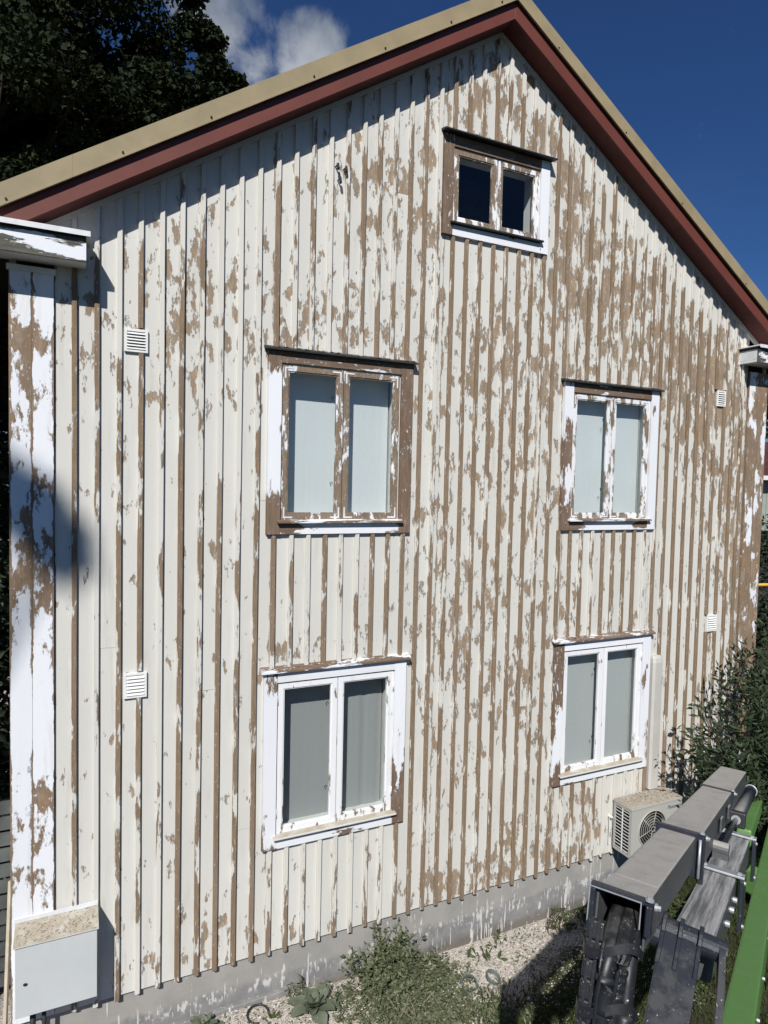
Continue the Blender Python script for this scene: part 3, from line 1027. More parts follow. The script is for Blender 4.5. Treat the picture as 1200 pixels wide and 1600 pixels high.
def window(w):
    x0, x1, z0, z1, k = w['x0'], w['x1'], w['z0'], w['z1'], w['k']
    W_ = WEAR[k]
    cw = 0.125 if k != 'top' else 0.115
    hd = 0.105
    ap = 0.10
    yc = -0.042
    ix0, ix1, iz0, iz1 = x0 + cw, x1 - cw, z0 + ap + 0.02, z1 - hd
    # jamb frame
    fr_ = MB()
    t_ = 0.02
    fr_.box(ix0 - t_, ix0 + .012, -0.012, 0.24, iz0 - .015, iz1 + t_)
    fr_.box(ix1 - .012, ix1 + t_, -0.012, 0.24, iz0 - .015, iz1 + t_)
    fr_.box(ix0 + .0122, ix1 - .0122, -0.012, 0.24, iz1 - .012, iz1 + t_)
    fr_.box(ix0 + .0122, ix1 - .0122, -0.012, 0.24, iz0 - .015, iz0 + .008)
    xm = (ix0 + ix1) / 2
    fr_.box(xm - 0.016, xm + 0.016, -0.004, 0.06, iz0 + .009, iz1 - .013)
    win = build(fr_, 'window', 'reveal', house, 0.0015)
    win['label'] = WLAB[k]
    # casing boards
    a = strip('Z', x0, ix0, yc, 0.0, z0, z1, 12)
    flat_attr(a, lambda c: zs(lerp_list(W_['L'], (c.z - z0) / (z1 - z0))), 0.3)
    build(a, 'casing_board', 'casing_v', win)
    a = strip('Z', ix1, x1, yc, 0.0, z0, z1, 12)
    flat_attr(a, lambda c: zs(lerp_list(W_['R'], (c.z - z0) / (z1 - z0))), 0.3)
    build(a, 'casing_board', 'casing_v', win)
    a = strip('X', ix0 + .001, ix1 - .001, yc + .003, 0.0, iz1, z1, 9)
    flat_attr(a, lambda c: zs(lerp_list(W_['H'], (c.x - ix0) / (ix1 - ix0))), 0.0)
    build(a, 'casing_board', 'casing_h', win)
    a = strip('X', ix0 + .001, ix1 - .001, yc + .003, 0.0, z0, z0 + ap, 9)
    flat_attr(a, lambda c: zs(lerp_list(W_['A'], (c.x - ix0) / (ix1 - ix0))), 0.0)
    build(a, 'casing_board', 'casing_h', win)
    # sloping sill with a nose
    s = MB()
    yo = -0.085
    s.add([(ix0 - .03, yo, z0 + ap + .004), (ix1 + .03, yo, z0 + ap + .004), (ix1 + .03, 0.02, z0 + ap + .016), (ix0 - .03, 0.02, z0 + ap + .016),
           (ix0 - .03, yo, z0 + ap + .022), (ix1 + .03, yo, z0 + ap + .022), (ix1 + .03, 0.02, z0 + ap + .046), (ix0 - .03, 0.02, z0 + ap + .046)],
          [(0, 3, 2, 1), (4, 5, 6, 7), (0, 1, 5, 4), (1, 2, 6, 5), (2, 3, 7, 6), (3, 0, 4, 7)])
    if k in ('ll', 'lr'):
        build(s, 'sill', 'debris', win, 0.003)
    elif k == 'top':
        build(s, 'sill', 'dark_metal', win, 0.002)
    else:
        flat_attr(s, 0.45, 0.2)
        build(s, 'sill', 'casing_h', win)
    # drip cap over the head
    d = MB()
    yo = {'top': -0.125, 'ul': -0.085, 'ur': -0.085}.get(k, -0.08)
    zt = z1 + 0.045
    d.add([(x0 - .035, yo, z1 - .004), (x1 + .035, yo, z1 - .004), (x1 + .035, -0.001, z1 + .018), (x0 - .035, -0.001, z1 + .018),
           (x0 - .035, yo, z1 + .012), (x1 + .035, yo, z1 + .012), (x1 + .035, -0.001, zt), (x0 - .035, -0.001, zt)],
          [(0, 3, 2, 1), (4, 5, 6, 7), (0, 1, 5, 4), (1, 2, 6, 5), (2, 3, 7, 6), (3, 0, 4, 7)])
    if k in ('ll', 'lr'):
        flat_attr(d, 0.5, 0.3)
        build(d, 'drip_cap', 'casing_h', win)
    else:
        build(d, 'drip_cap', 'dark_metal', win, 0.002)
    # flakes lying on the drip cap
    fk = MB()
    for q in range(90):
        xx = random.uniform(x0 - .03, x1 + .03)
        kk = random.random() ** 0.6
        yy = yo * (1 - kk) + -0.03 * kk
        zz = z1 + .012 + (zt - z1 - .012) * ((yy - yo) / (-0.001 - yo)) + .003
        r_ = random.uniform(.004, .018)
        an = random.uniform(0, 3.1)
        vs = [(xx + r_ * math.cos(an + j * 1.57) * (1.6 if j % 2 else .8), yy + .6 * r_ * math.sin(an + j * 1.57), zz + random.uniform(-.001, .006)) for j in range(4)]
        fk.add(vs, [(0, 1, 2, 3)])
    fk.a = {'lv': list(rng.random(len(fk.v)).repeat(1))}
    build(fk, 'paint_flakes', 'chips', win, kind='stuff')
    # two sashes, each with a pane
    for j, (sx0, sx1) in enumerate(((ix0 + .013, xm - .004), (xm + .004, ix1 - .013))):
        st = 0.052
        zb, ztp = iz0 + .010, iz1 - .014
        ys, ye = -0.022, 0.02
        ss_ = MB()
        parts = [('Z', sx0, sx0 + st, zb, ztp), ('Z', sx1 - st, sx1, zb, ztp)]
        ms = strip('Z', sx0, sx0 + st, ys, ye, zb, ztp, 8)
        for extra in (strip('Z', sx1 - st, sx1, ys, ye, zb, ztp, 8), strip('X', sx0 + st + .0003, sx1 - st - .0003, ys + .0006, ye, zb, zb + st + .006, 5),
                      strip('X', sx0 + st + .0003, sx1 - st - .0003, ys + .0006, ye, ztp - st, ztp, 5)):
            ms.add(extra.v, extra.f)
        # glazing bead
        bd = 0.012
        for (bx0, bx1, bz0, bz1) in ((sx0 + st, sx0 + st + bd, zb + st + .006, ztp - st), (sx1 - st - bd, sx1 - st, zb + st + .006, ztp - st),
                                     (sx0 + st + bd + .0003, sx1 - st - bd - .0003, zb + st + .0063, zb + st + .006 + bd), (sx0 + st + bd + .0003, sx1 - st - bd - .0003, ztp - st - bd, ztp - st - .0003)):
            ms.box(bx0, bx1, ys + .009, ye - .004, bz0, bz1)
        S_ = W_['S']
        flat_attr(ms, lambda c: zs(min(.97, S_ + (.15 if c.z < zb + .12 else 0) + (.2 * (k == 'top' and c.z > ztp - .08)))), 0.2)
        sh = build(ms, 'sash', 'sash', win)
        pn = MB().box(sx0 + st + .002, sx1 - st - .002, 0.0, 0.003, zb + st + .004, ztp - st - .002)
        build(pn, 'pane', 'glass', win)
        # corner irons on the bare upper left window
        if k in ('ul', 'ur'):
            for cx_, sx_ in ((sx0 + .006, 1), (sx1 - .006, -1)):
                for cz_, sz_ in ((zb + .006, 1), (ztp - .006, -1)):
                    b_ = MB()
                    xa, xb = sorted((cx_ + sx_ * .012, cx_ + sx_ * .026))
                    za, zb2 = sorted((cz_ + sz_ * .012, cz_ + sz_ * .115))
                    b_.box(xa, xb, ys - .003, ys + .0003, za, zb2)
                    xc, xd = sorted((cx_ + sx_ * .0262, cx_ + sx_ * .10))
                    za, zb2 = sorted((cz_ + sz_ * .012, cz_ + sz_ * .026))
                    b_.box(xc, xd, ys - .003, ys + .0003, za, zb2)
                    build(b_, 'corner_iron', 'white_trim', win)
        if k in ('ll', 'lr'):
            hx = sx0 - .004 if j == 0 else sx1 + .004
            for zz in (zb + .16, ztp - .2):
                build(MB().cyl((hx, ys - .004, zz), (hx, ys - .004, zz + .09), .007, 8), 'hinge', 'white_trim', win, smooth=True)
    # latches seen against the blind, blinds themselves
    if W_['blind']:
        bl_ = MB()
        yb = 0.20 if k in ('ul', 'll') else 0.13
        n = 40
        for i in range(n + 1):
            xx = ix0 + .03 + (ix1 - ix0 - .06) * i / n
            dy_ = (0.004 * math.sin(xx * 38) + .003 * math.sin(xx * 71)) if k in ('ll',) and xx > xm else 0.002 * math.sin(xx * 9)
            bl_.v += [(xx, yb + dy_, iz0 + .01), (xx, yb + dy_, iz1 - .02)]
        for i in range(n):
            bl_.f.append((i * 2, i * 2 + 2, i * 2 + 3, i * 2 + 1))
        build(bl_, 'blind', W_['blind'], win, smooth=True)
        lt = MB()
        for zz in (iz0 + .35, iz1 - .28):
            lt.tube([(xm - .075, .03, zz), (xm - .085, .03, zz + .02), (xm - .1, .03, zz + .012), (xm - .09, .03, zz - .02)], .004, 6)
        build(lt, 'latch', 'iron', win)
    else:
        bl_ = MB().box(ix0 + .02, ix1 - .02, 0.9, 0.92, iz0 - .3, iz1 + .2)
        M['attic'] = simple('unlit_attic_sheet', (0.075, 0.066, 0.055), 0.9, 0, .2, 6)  # dark colour stands in for the unlit depth behind the gable panes
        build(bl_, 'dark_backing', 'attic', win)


for w in WIN:
    window(w)

# vents, three hooks in the gable
for (x0, x1, z0, z1) in VENT:
    fr_ = MB()
    b = 0.022
    fr_.box(x0, x0 + b, -0.026, -0.003, z0, z1).box(x1 - b, x1, -0.026, -0.003, z0, z1)
    fr_.box(x0 + b, x1 - b, -0.0257, -0.003, z0, z0 + b).box(x0 + b, x1 - b, -0.0257, -0.003, z1 - b, z1)
    v_ = build(fr_, 'vent', 'vent', house, 0.002)
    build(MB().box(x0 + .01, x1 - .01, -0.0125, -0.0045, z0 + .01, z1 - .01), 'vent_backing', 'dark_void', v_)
    n = 6
    h = (z1 - z0 - 2 * b) / n
    for i in range(n):
        za = z0 + b + i * h
        l = MB()
        l.add([(x0 + b, -0.032, za + .002), (x1 - b, -0.032, za + .002), (x1 - b, -0.014, za + h * .74), (x0 + b, -0.014, za + h * .74),
               (x0 + b, -0.032, za + .006), (x1 - b, -0.032, za + .006), (x1 - b, -0.0135, za + h * .74 + .004), (x0 + b, -0.0135, za + h * .74 + .004)],
              [(0, 3, 2, 1), (4, 5, 6, 7), (0, 1, 5, 4), (1, 2, 6, 5), (2, 3, 7, 6), (3, 0, 4, 7)])
        build(l, 'louver', 'vent', v_)
for (hx, hz) in ((2.19, 7.98), (2.27, 7.97), (2.215, 7.86)):
    h_ = MB()
    h_.tube([(hx, 0.0, hz), (hx, -0.05, hz - .005), (hx + .004, -0.06, hz - .012)], .007, 7)
    h_.tube([(hx + .004, -0.055, hz + .012), (hx + .006, -0.058, hz - .035), (hx + .008, -.057, hz - .05)], [.010, .014, .008], 8)
    build(h_, 'wall_hook', 'iron', house, smooth=True)

# ================================================================== meter cabinet
mc = thing('meter_cabinet', (-0.12, -0.12, 0.83), 'pale grey metal meter cabinet with sloping debris covered lid at the left corner', 'meter box')
X0, X1 = -0.415, 0.169
b = MB()
b.add([(X0, -0.247, 0.835), (X1, -0.247, 0.835), (X1, -0.027, 0.835), (X0, -0.027, 0.835), (X0, -0.247, 1.405), (X1, -0.247, 1.405), (X1, -0.027, 1.455), (X0, -0.027, 1.455)],
      [(0, 3, 2, 1), (4, 5, 6, 7), (0, 1, 5, 4), (1, 2, 6, 5), (2, 3, 7, 6), (3, 0, 4, 7)])
build(b, 'cabinet_body', 'meter', mc)
build(MB().box(X0 + .004, X1 - .002, -0.254, -0.2475, 0.838, 1.402), 'door', 'meter', mc, 0.002)
l = MB()
l.add([(X0 - .012, -0.268, 1.408), (X1 + .010, -0.268, 1.408), (X1 + .010, -0.026, 1.460), (X0 - .012, -0.026, 1.460),
       (X0 - .012, -0.268, 1.414), (X1 + .010, -0.268, 1.414), (X1 + .010, -0.026, 1.4665), (X0 - .012, -0.026, 1.4665)],
      [(0, 3, 2, 1), (4, 5, 6, 7), (0, 1, 5, 4), (1, 2, 6, 5), (2, 3, 7, 6), (3, 0, 4, 7)])
build(l, 'lid', 'debris', mc)
build(MB().box(X0 - .02, X1 + .01, -0.035, -0.0265, 1.467, 1.50), 'back_flange', 'white_trim', mc)
lk = MB().cyl((-0.345, -0.2535, 1.10), (-0.345, -0.262, 1.10), 0.011, 12)
lk.box(-0.358, -0.332, -0.264, -0.2622, 1.096, 1.112)
build(lk, 'lock', 'iron', mc)
build(MB().cyl((-0.30, -0.12, 0.2), (-0.30, -0.12, 0.834), 0.022, 10).cyl((-0.22, -0.12, 0.2), (-0.22, -0.12, 0.834), 0.016, 10), 'conduit', 'rubber', mc, smooth=True)


def chips_on(n, fx, fy, fz, smin, smax, name, mat, parent=None):
    c = MB()
    lv = []
    for _ in range(n):
        x, y = fx(), fy()
        z = fz(x, y) + 0.002
        r_ = random.uniform(smin, smax)
        an = random.uniform(0, 6.28)
        k = random.uniform(.35, .8)
        tz = random.uniform(-.4, .4)
        vs = []
        for j in range(4):
            ca_, sa_ = math.cos(an + j * 1.571), math.sin(an + j * 1.571) * k
            vs.append((x + r_ * ca_, y + r_ * sa_, z + r_ * abs(tz) + r_ * tz * ca_))
        c.add(vs, [(0, 1, 2, 3)])
        lv += [random.random()] * 4
    c.a = {'lv': lv}
    return build(c, name, mat, parent, kind='stuff')


chips_on(420, lambda: random.uniform(X0, X1), lambda: random.uniform(-.26, -.03), lambda x, y: 1.4145 + (y + .268) / .242 * .0525, .003, .011, 'paint_flakes', 'chips_tan', mc)

# ================================================================== heat pump
ac = thing('heat_pump', (6.29, -0.19, 0.70), 'cream outdoor heat pump unit with round fan grille under the lower right window', 'air conditioner')
A0, A1, Y0, Y1, Z0, Z1 = 5.895, 6.72, -0.345, -0.06, 0.70, 1.30
sh = MB()
t_ = 0.006
sh.box(A0 + .03, A1, Y0 + .03, Y1, Z0, Z0 + .03)
sh.box(A0, A1, Y1 - t_, Y1, Z0 + .0301, Z1 - .0301)
sh.box(A1 - t_, A1, Y0 + .012, Y1 - t_ - .0002, Z0 + .0301, Z1 - .0301)
build(sh, 'casing_body', 'ac_body', ac, 0.002)
build(MB().box(A0 - .004, A1 + .004, Y0 - .004, Y1 + .004, Z1 - .03, Z1), 'top_panel', 'ac_body', ac, 0.006, 2)
# front panel with a round opening
fp = MB()
FC = (6.235, 1.0)
FR = 0.222
seg = 40
ring = [(FC[0] + FR * math.cos(2 * math.pi * i / seg), FC[1] + FR * math.sin(2 * math.pi * i / seg)) for i in range(seg)]


def to_rect(a):
    dx, dz = math.cos(a), math.sin(a)
    tx = ((A1 - .002 - FC[0]) / dx if dx > 1e-6 else (A0 + .002 - FC[0]) / dx if dx < -1e-6 else 1e9)
    tz = ((Z1 - .031 - FC[1]) / dz if dz > 1e-6 else (Z0 + .002 - FC[1]) / dz if dz < -1e-6 else 1e9)
    q = min(tx, tz)
    return (FC[0] + dx * q, FC[1] + dz * q)


angs = [2 * math.pi * i / seg for i in range(seg)]
outer = [to_rect(a) for a in angs]
for i in range(seg):
    fp.v += [(ring[i][0], Y0, ring[i][1]), (outer[i][0], Y0, outer[i][1]), (ring[i][0], Y0 + .06, ring[i][1])]
for i in range(seg):
    a, b_ = i * 3, ((i + 1) % seg) * 3
    fp.f += [(a, b_, b_ + 1, a + 1), (a, a + 2, b_ + 2, b_)]
for cxx, czz in ((A0 + .002, Z0 + .002), (A1 - .002, Z0 + .002), (A1 - .002, Z1 - .031), (A0 + .002, Z1 - .031)):
    i = min(range(seg), key=lambda q: abs((math.atan2(czz - FC[1], cxx - FC[0]) - angs[q] + math.pi) % (2 * math.pi) - math.pi))
    aa = math.atan2(czz - FC[1], cxx - FC[0]) % (2 * math.pi)
    j = int(aa / (2 * math.pi / seg)) % seg
    k = len(fp.v)
    fp.v.append((cxx, Y0, czz))
    fp.f.append((j * 3 + 1, ((j + 1) % seg) * 3 + 1, k))
build(fp, 'front_panel', 'ac_body', ac)
build(MB().torus((FC[0], Y0 - .004, FC[1]), (1, 0, 0), (0, 0, 1), FR, .009, 40, 6), 'grille_rim', 'ac_body', ac, smooth=True)
gr_ = MB()
for q in range(1, 7):
    gr_.torus((FC[0], Y0 - .012 + .002 * q * .3, FC[1]), (1, 0, 0), (0, 0, 1), FR * q / 7.0, .0030, 36, 5)
for q in range(6):
    a = q * math.pi / 3 + .3
    gr_.cyl((FC[0] + .02 * math.cos(a), Y0 - .006, FC[1] + .02 * math.sin(a)), (FC[0] + FR * math.cos(a), Y0 - .004, FC[1] + FR * math.sin(a)), .004, 6)
build(gr_, 'fan_grille', 'ac_body', ac, smooth=True)
fan = MB()
fan.cyl((FC[0], Y0 + .03, FC[1]), (FC[0], Y0 + .09, FC[1]), .05, 16)
for q in range(3):
    a0 = q * 2.094
    vs = []
    for rr in (.05, .2):
        for da, dy_ in ((-.35, .03), (.55, .09)):
            vs.append((FC[0] + rr * math.cos(a0 + da), Y0 + dy_, FC[1] + rr * math.sin(a0 + da)))
    fan.add(vs, [(0, 1, 3, 2)])
build(fan, 'fan', 'rubber', ac)
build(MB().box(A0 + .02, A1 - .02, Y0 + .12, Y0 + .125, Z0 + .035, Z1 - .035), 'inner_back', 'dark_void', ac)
# side lattice
sg = MB()
sg.box(A0, A0 + .012, Y0 + .001, Y0 + .04, Z0 + .002, Z1 - .0305)
sg.box(A0, A0 + .012, Y1 - .03, Y1 - .0065, Z0 + .002, Z1 - .0305)
sg.box(A0, A0 + .0118, Y0 + .0402, Y1 - .0302, Z0 + .002, Z0 + .035)
sg.box(A0, A0 + .0118, Y0 + .0402, Y1 - .0302, Z1 - .055, Z1 - .0307)
build(sg, 'side_frame', 'ac_body', ac)
for i in range(13):
    zz = Z0 + .035 + (Z1 - .055 - Z0 - .035) * (i + .5) / 13
    build(MB().box(A0 - .001, A0 + .004, Y0 + .0403, Y1 - .0303, zz - .0028, zz + .0028), 'side_slat', 'vent', ac)
build(MB().box(A0 - .0025, A0 + .007, (Y0 + Y1) / 2 - .004, (Y0 + Y1) / 2 + .007, Z0 + .03, Z1 - .05), 'side_slat', 'vent', ac)
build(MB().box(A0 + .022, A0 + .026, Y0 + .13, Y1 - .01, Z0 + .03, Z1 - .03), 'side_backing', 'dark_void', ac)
br = MB().box(A0 - .03, A0 + .0, Y1 + .002, 0.0, Z0 + .36, Z0 + .375).cyl((A0 - .04, -.03, Z0 + .37), (A0 - .005, -.03, Z0 + .37), .012, 8)
br.cyl((A0 - .03, -.03, Z0 + .36), (A0 - .03, -.03, Z0 + .03), .006, 6)
build(br, 'refrigerant_pipe', 'white_trim', ac)
build(MB().box(A0 + .1, A0 + .14, Y0 + .02, -.001, Z0 - .035, Z0 - .001).box(A1 - .14, A1 - .1, Y0 + .02, -.001, Z0 - .035, Z0 - .001), 'wall_bracket', 'dark_metal', ac)
pc = MB()
secp = [(-.083, 0.0), (-.083, -.05), (-.055, -.072), (.055, -.072), (.083, -.05), (.083, 0.0)]
for z, k in ((1.31, 1), (2.90, 1), (2.95, .85), (2.985, .5)):
    for sx_, sy_ in secp:
        pc.v.append((6.545 + sx_ * (1 if z < 2.9 else (.6 + .4 * k)), sy_ * (1 if k == 1 else k), z))
for j in range(3):
    for i in range(5):
        a = j * 6 + i
        pc.f.append((a, a + 1, a + 7, a + 6))
pc.f.append(tuple(18 + i for i in range(6)))
pc_ = build(pc, 'pipe_cover', 'side_wall', ac)
# maker's lettering, blue italics on the front
fc = bpy.data.curves.new('lettering', 'FONT')
fc.body = 'Panasonic'
fc.size = 0.062
fc.shear = 0.25
fc.extrude = 0.0006
tmp = bpy.data.objects.new('lettering', fc)
COL.objects.link(tmp)
dg = bpy.context.evaluated_depsgraph_get()
me = bpy.data.meshes.new_from_object(tmp.evaluated_get(dg))
bpy.data.objects.remove(tmp)
me.transform(Matrix.Translation((6.475, Y0 - .0012, 1.19)) @ Matrix.Rotation(math.pi / 2, 4, 'X'))
me.materials.clear()
M['blue_ink'] = simple('blue_ink', (0.012, 0.03, 0.12), 0.5, 0, .05, 10)
link('lettering', me, 'blue_ink', ac)
chips_on(900, lambda: random.uniform(A0, A1), lambda: max(Y0, min(Y1, random.gauss(-.17, .08))), lambda x, y: Z1, .004, .013, 'paint_flakes', 'chips_tan', ac)

# ================================================================== boom lift
lift = thing('boom_lift', (3.2, -2.9, 0.0), 'folded boom lift with dusty grey telescopic boom and green lower arm', 'boom lift')
N_ = Vector((0.824, 0.508, -0.251)).normalized()
RT = Vector((0.525, -0.851, 0.0)).normalized()
UP = RT.cross(N_).normalized()
if UP.z < 0:
    UP = -UP


def beam(p, a0, a1, w, h, name, mat, bev=0.012, parent=lift, dw=0.0, dh=0.0):
    """box beam: p is the near upper left edge point, runs a0..a1 along N_"""
    o = Vector(p) + N_ * a0 - RT * dw + UP * dh
    m_ = MB().obox(o - UP * (h + 2 * dh), N_, RT, UP, a1 - a0, w + 2 * dw, h + 2 * dh)
    return build(m_, name, mat, parent, bev, 2)


def bolt(c, ax, r, L_, parent):
    m_ = MB().tube([Vector(c), Vector(c) + Vector(ax) * L_], r, 6)
    m_.tube([Vector(c) - Vector(ax) * .001, Vector(c) + Vector(ax) * L_ * .4], r * 1.5, 12)
    return build(m_, 'bolt', 'zinc', parent)


B1 = (1.894, -3.926, 3.462)
beam(B1, 0.25, 1.75, 0.188, 0.165, 'boom_section', 'boom_grey')
shell = MB()
ob_ = Vector(B1) - UP * .165
shell.obox(ob_ + UP * .156, N_, RT, UP, .2495, .188, .009)
shell.obox(ob_, N_, RT, UP, .2495, .188, .009)
shell.obox(ob_ + UP * .0092, N_, RT, UP, .2495, .008, .1466)
shell.obox(ob_ + UP * .0092 + RT * .18, N_, RT, UP, .2495, .008, .1466)
build(shell, 'boom_mouth', 'boom_grey', lift)
beam(B1, 1.42, 3.45, 0.206, 0.19, 'boom_section', 'boom_grey', dw=0.006, dh=0.006)
beam(B1, 3.4, 5.0, 0.206, 0.19, 'boom_section', 'boom_grey', dw=0.014, dh=0.014)
for a_, e_, w_ in ((-0.035, .028, .188), (1.40, .03, .206), (3.385, .022, .206)):
    if a_ < 0:
        cf = MB()
        oc = Vector(B1) + N_ * a_ - RT * .022 - UP * .19
        cf.obox(oc + UP * .1925, N_, RT, UP, .045, .232, .018)
        cf.obox(oc + UP * .05, N_, RT, UP, .045, .0215, .1423)
        cf.obox(oc + RT * .2105 + UP * .085, N_, RT, UP, .045, .0215, .1073)
        c_ = build(cf, 'boom_collar', 'navy', lift, .004, 2)
    else:
        c_ = beam(B1, a_, a_ + .035, w_, .19, 'boom_collar', 'navy', .004, dw=e_ - .006, dh=e_ - .006)
    q_ = Vector(B1) + N_ * a_ + RT * (w_ + .012) + UP * (e_ - .004)
    bolt(q_, UP, .011, .016, c_)
    bolt(q_ + N_ * .02 - UP * .02 + RT * (e_ - .01), RT, .010, .02, c_)
# open mouth of the near collar with bracket
mo = MB()
o_ = Vector(B1) - N_ * 0.036 + UP * .016
mo.obox(o_ - RT * .022 - UP * .16, N_, RT, UP, -.006, .004, .165)
mo.obox(o_ + RT * .17 - UP * .10, N_, RT, UP, -.006, .004, .095)
mo.obox(o_ - RT * .018 - UP * .008, N_, RT, UP, -.006, .19, .004)
build(mo, 'mouth_plate', 'zinc', lift)

# hanging side bracket and rod of the first collar
o_ = Vector(B1) + N_ * 1.40 + RT * .215
build(MB().obox(o_ - UP * .34, N_, RT, UP, .05, .02, .34), 'side_plate', 'navy', lift, .004)
build(MB().tube([o_ - N_ * .03 + UP * .0, o_ - N_ * .03 - UP * .2], .008, 8), 'tie_rod', 'zinc', lift, smooth=True)
for d_ in (2.35, 2.9):
    o_ = Vector(B1) + N_ * d_ + RT * .225 - UP * .12
    build(MB().obox(o_, N_, RT, UP, .12, .012, .09), 'wear_pad', 'boom_grey', lift, .01, 2)

# second, darker boom
B2 = (2.402, -3.851, 3.098)
beam(B2, 0.0, 2.45, 0.175, 0.16, 'boom_section', 'boom_dark', .018)
for d_ in (1.22, 2.42):
    o_ = Vector(B2) + N_ * d_ - RT * .03 + UP * .006
    pl_ = MB()
    pl_.obox(o_ - N_ * .02, N_, RT, UP, .095, .245, .014)
    pp = build(pl_, 'keeper_plate', 'zinc', lift, .004, 2)
    bolt(o_ + N_ * .03 + RT * .03 + UP * .012, UP, .013, .012, pp)
    bolt(o_ + N_ * .03 + RT * .215 + UP * .012, UP, .013, .012, pp)
    sp = MB().obox(o_ + RT * .222 - UP * .27 - N_ * .06, N_, RT, UP, .26 if d_ < 2 else .16, .022, .27)
    so_ = build(sp, 'side_plate', 'navy', lift, .006, 2)
    bolt(o_ + RT * .244 - UP * .25, RT, .009, .01, so_)
    bolt(o_ + RT * .244 - UP * .02, RT, .009, .01, so_)
for d_ in (.55, .8, 1.0):
    o_ = Vector(B2) + N_ * d_ + RT * .176 - UP * .06
    build(MB().tube([o_, o_ + RT * .02], .016, 10), 'bolt', 'zinc', lift)
# channel and hydraulic ram lying on it
o_ = Vector(B2) + N_ * 1.35 - RT * .07 + UP * .0
build(MB().obox(o_, N_, RT, UP, 1.25, .018, .05), 'guide_rail', 'boom_dark', lift, .003)
ram0 = Vector(B2) + N_ * 1.62 + RT * .055 + UP * .055
build(MB().tube([ram0, ram0 + N_ * 1.25], .018, 14), 'ram_rod', 'rod', lift, smooth=True)
build(MB().tube([ram0 + N_ * 1.2, ram0 + N_ * 1.24, ram0 + N_ * 3.0], [.05, .052, .052], 18), 'ram_cylinder', 'boom_grey', lift, smooth=True)
build(MB().obox(ram0 + N_ * 1.15 - RT * .065 - UP * .06, N_, RT, UP, .09, .13, .12), 'ram_head', 'rubber', lift, .012, 2)
build(MB().tube([ram0 + N_ * 1.145, ram0 + N_ * 1.15], .034, 18), 'ram_seal', 'zinc', lift)
lug = MB()
for i in range(9):
    pass
lug.tube([ram0 - N_ * .02 - RT * .045, ram0 - N_ * .02 + RT * .045], .045, 16)
lug.obox(ram0 - N_ * .06 - RT * .045 - UP * .06, N_, RT, UP, .08, .09, .055)
build(lug, 'ram_lug', 'boom_grey', lift)
build(MB().torus(ram0 + N_ * 3.0, RT, UP, .055, .008, 20, 6), 'ram_cap', 'zinc', lift, smooth=True)
hs = MB()
for k in range(2):
    st = ram0 + N_ * 1.3 - RT * (.075 + .02 * k) + UP * .02
    hs.tube([st + N_ * (1.7 * i / 14) + UP * (.012 * math.sin(i * 1.3 + k)) + RT * (.01 * math.sin(i * .9 + k)) for i in range(15)], .009, 6)
build(hs, 'hydraulic_hose', 'hose', lift, smooth=True)

# green lower arm and its column down to the ground behind the frame edge
B3 = (2.601, -3.965, 2.683)
beam(B3, -1.5, 6.2, 0.13, 0.20, 'lower_arm', 'green', .012)
beam(B3, 3.6, 6.2, 0.12, 0.16, 'lower_arm', 'green', .02, dw=0.0, dh=-.005).location = tuple(RT * -.20 + UP * .20)
for d_ in (.35, .9, 1.6):
    o_ = Vector(B3) + N_ * d_ + RT * .131 - UP * .06
    build(MB().tube([o_, o_ + RT * .012], .009, 8), 'bolt', 'zinc', lift)
eb_ = Vector(B3) + N_ * 6.2
mast = MB().box(eb_.x - .2, eb_.x + .2, eb_.y - .5, eb_.y + .05, 0.55, eb_.z + .05)
build(mast, 'mast_column', 'green', lift, .02, 2)
build(MB().box(eb_.x - .45, eb_.x + .45, eb_.y - 1.1, eb_.y + .3, 0.25, 0.55), 'chassis', 'green', lift, .03, 2)
for sy_ in (-1.05, .12):
    build(MB().box(eb_.x - .6, eb_.x + .6, eb_.y + sy_, eb_.y + sy_ + .2, 0.0, 0.30), 'crawler_track', 'rubber', lift, .06, 3)

# navy jib head with knuckle bosses at the near end of the dark boom
jt = Vector((2.290, -3.905, 3.176))
jr = Vector((2.402, -4.043, 3.165))
jb = Vector((1.978, -4.098, 3.003))
jd = (jb - jt).normalized()
jx = (jr - jt)
jx = (jx - jd * jx.dot(jd)).normalized()
jn = jx.cross(jd).normalized()
if jn.dot(Vector((0.0158, -5.84, 5.05)) - jt) < 0:
    jn = -jn
jl = 2.2
build(MB().obox(jt - jn * .09, jd, jx, jn, jl, .155, .09), 'jib_arm', 'navy', lift, .008, 2)
for off in (-.004, .062, .138):
    rb = MB()
    rb.tube([jt + jx * off - jd * .02 + jn * -.03, jt + jx * (off + .018) - jd * .02 + jn * -.03], .062, 18)
    rb.obox(jt + jx * off - jn * .06, jd, jx, jn, .16, .018, .068)
    build(rb, 'knuckle_rib', 'navy', lift, .003)
build(MB().tube([jt - jx * .02 - jd * .02 - jn * .03, jt + jx * .25 - jd * .02 - jn * .03], .045, 18), 'knuckle_pin', 'navy', lift)
sp2 = MB()
prev = None
for i in range(9):
    s_ = i / 8
    c_ = jt + jx * (.215 + .02 * math.sin(s_ * 3)) + jd * (-.03 + .62 * s_) - jn * (.03 + .06 * s_)
    prev = c_
    sp2.v += [tuple(c_ + jn * .045), tuple(c_ - jn * .045), tuple(c_ + jn * .045 + jx * .025), tuple(c_ - jn * .045 + jx * .025)]
for i in range(8):
    a = i * 4
    sp2.f += [(a, a + 1, a + 5, a + 4), (a + 2, a + 6, a + 7, a + 3), (a, a + 4, a + 6, a + 2), (a + 1, a + 3, a + 7, a + 5)]
sp2.f += [(0, 2, 3, 1), (32, 33, 35, 34)]
build(sp2, 'link_plate', 'navy', lift)
bs = MB()
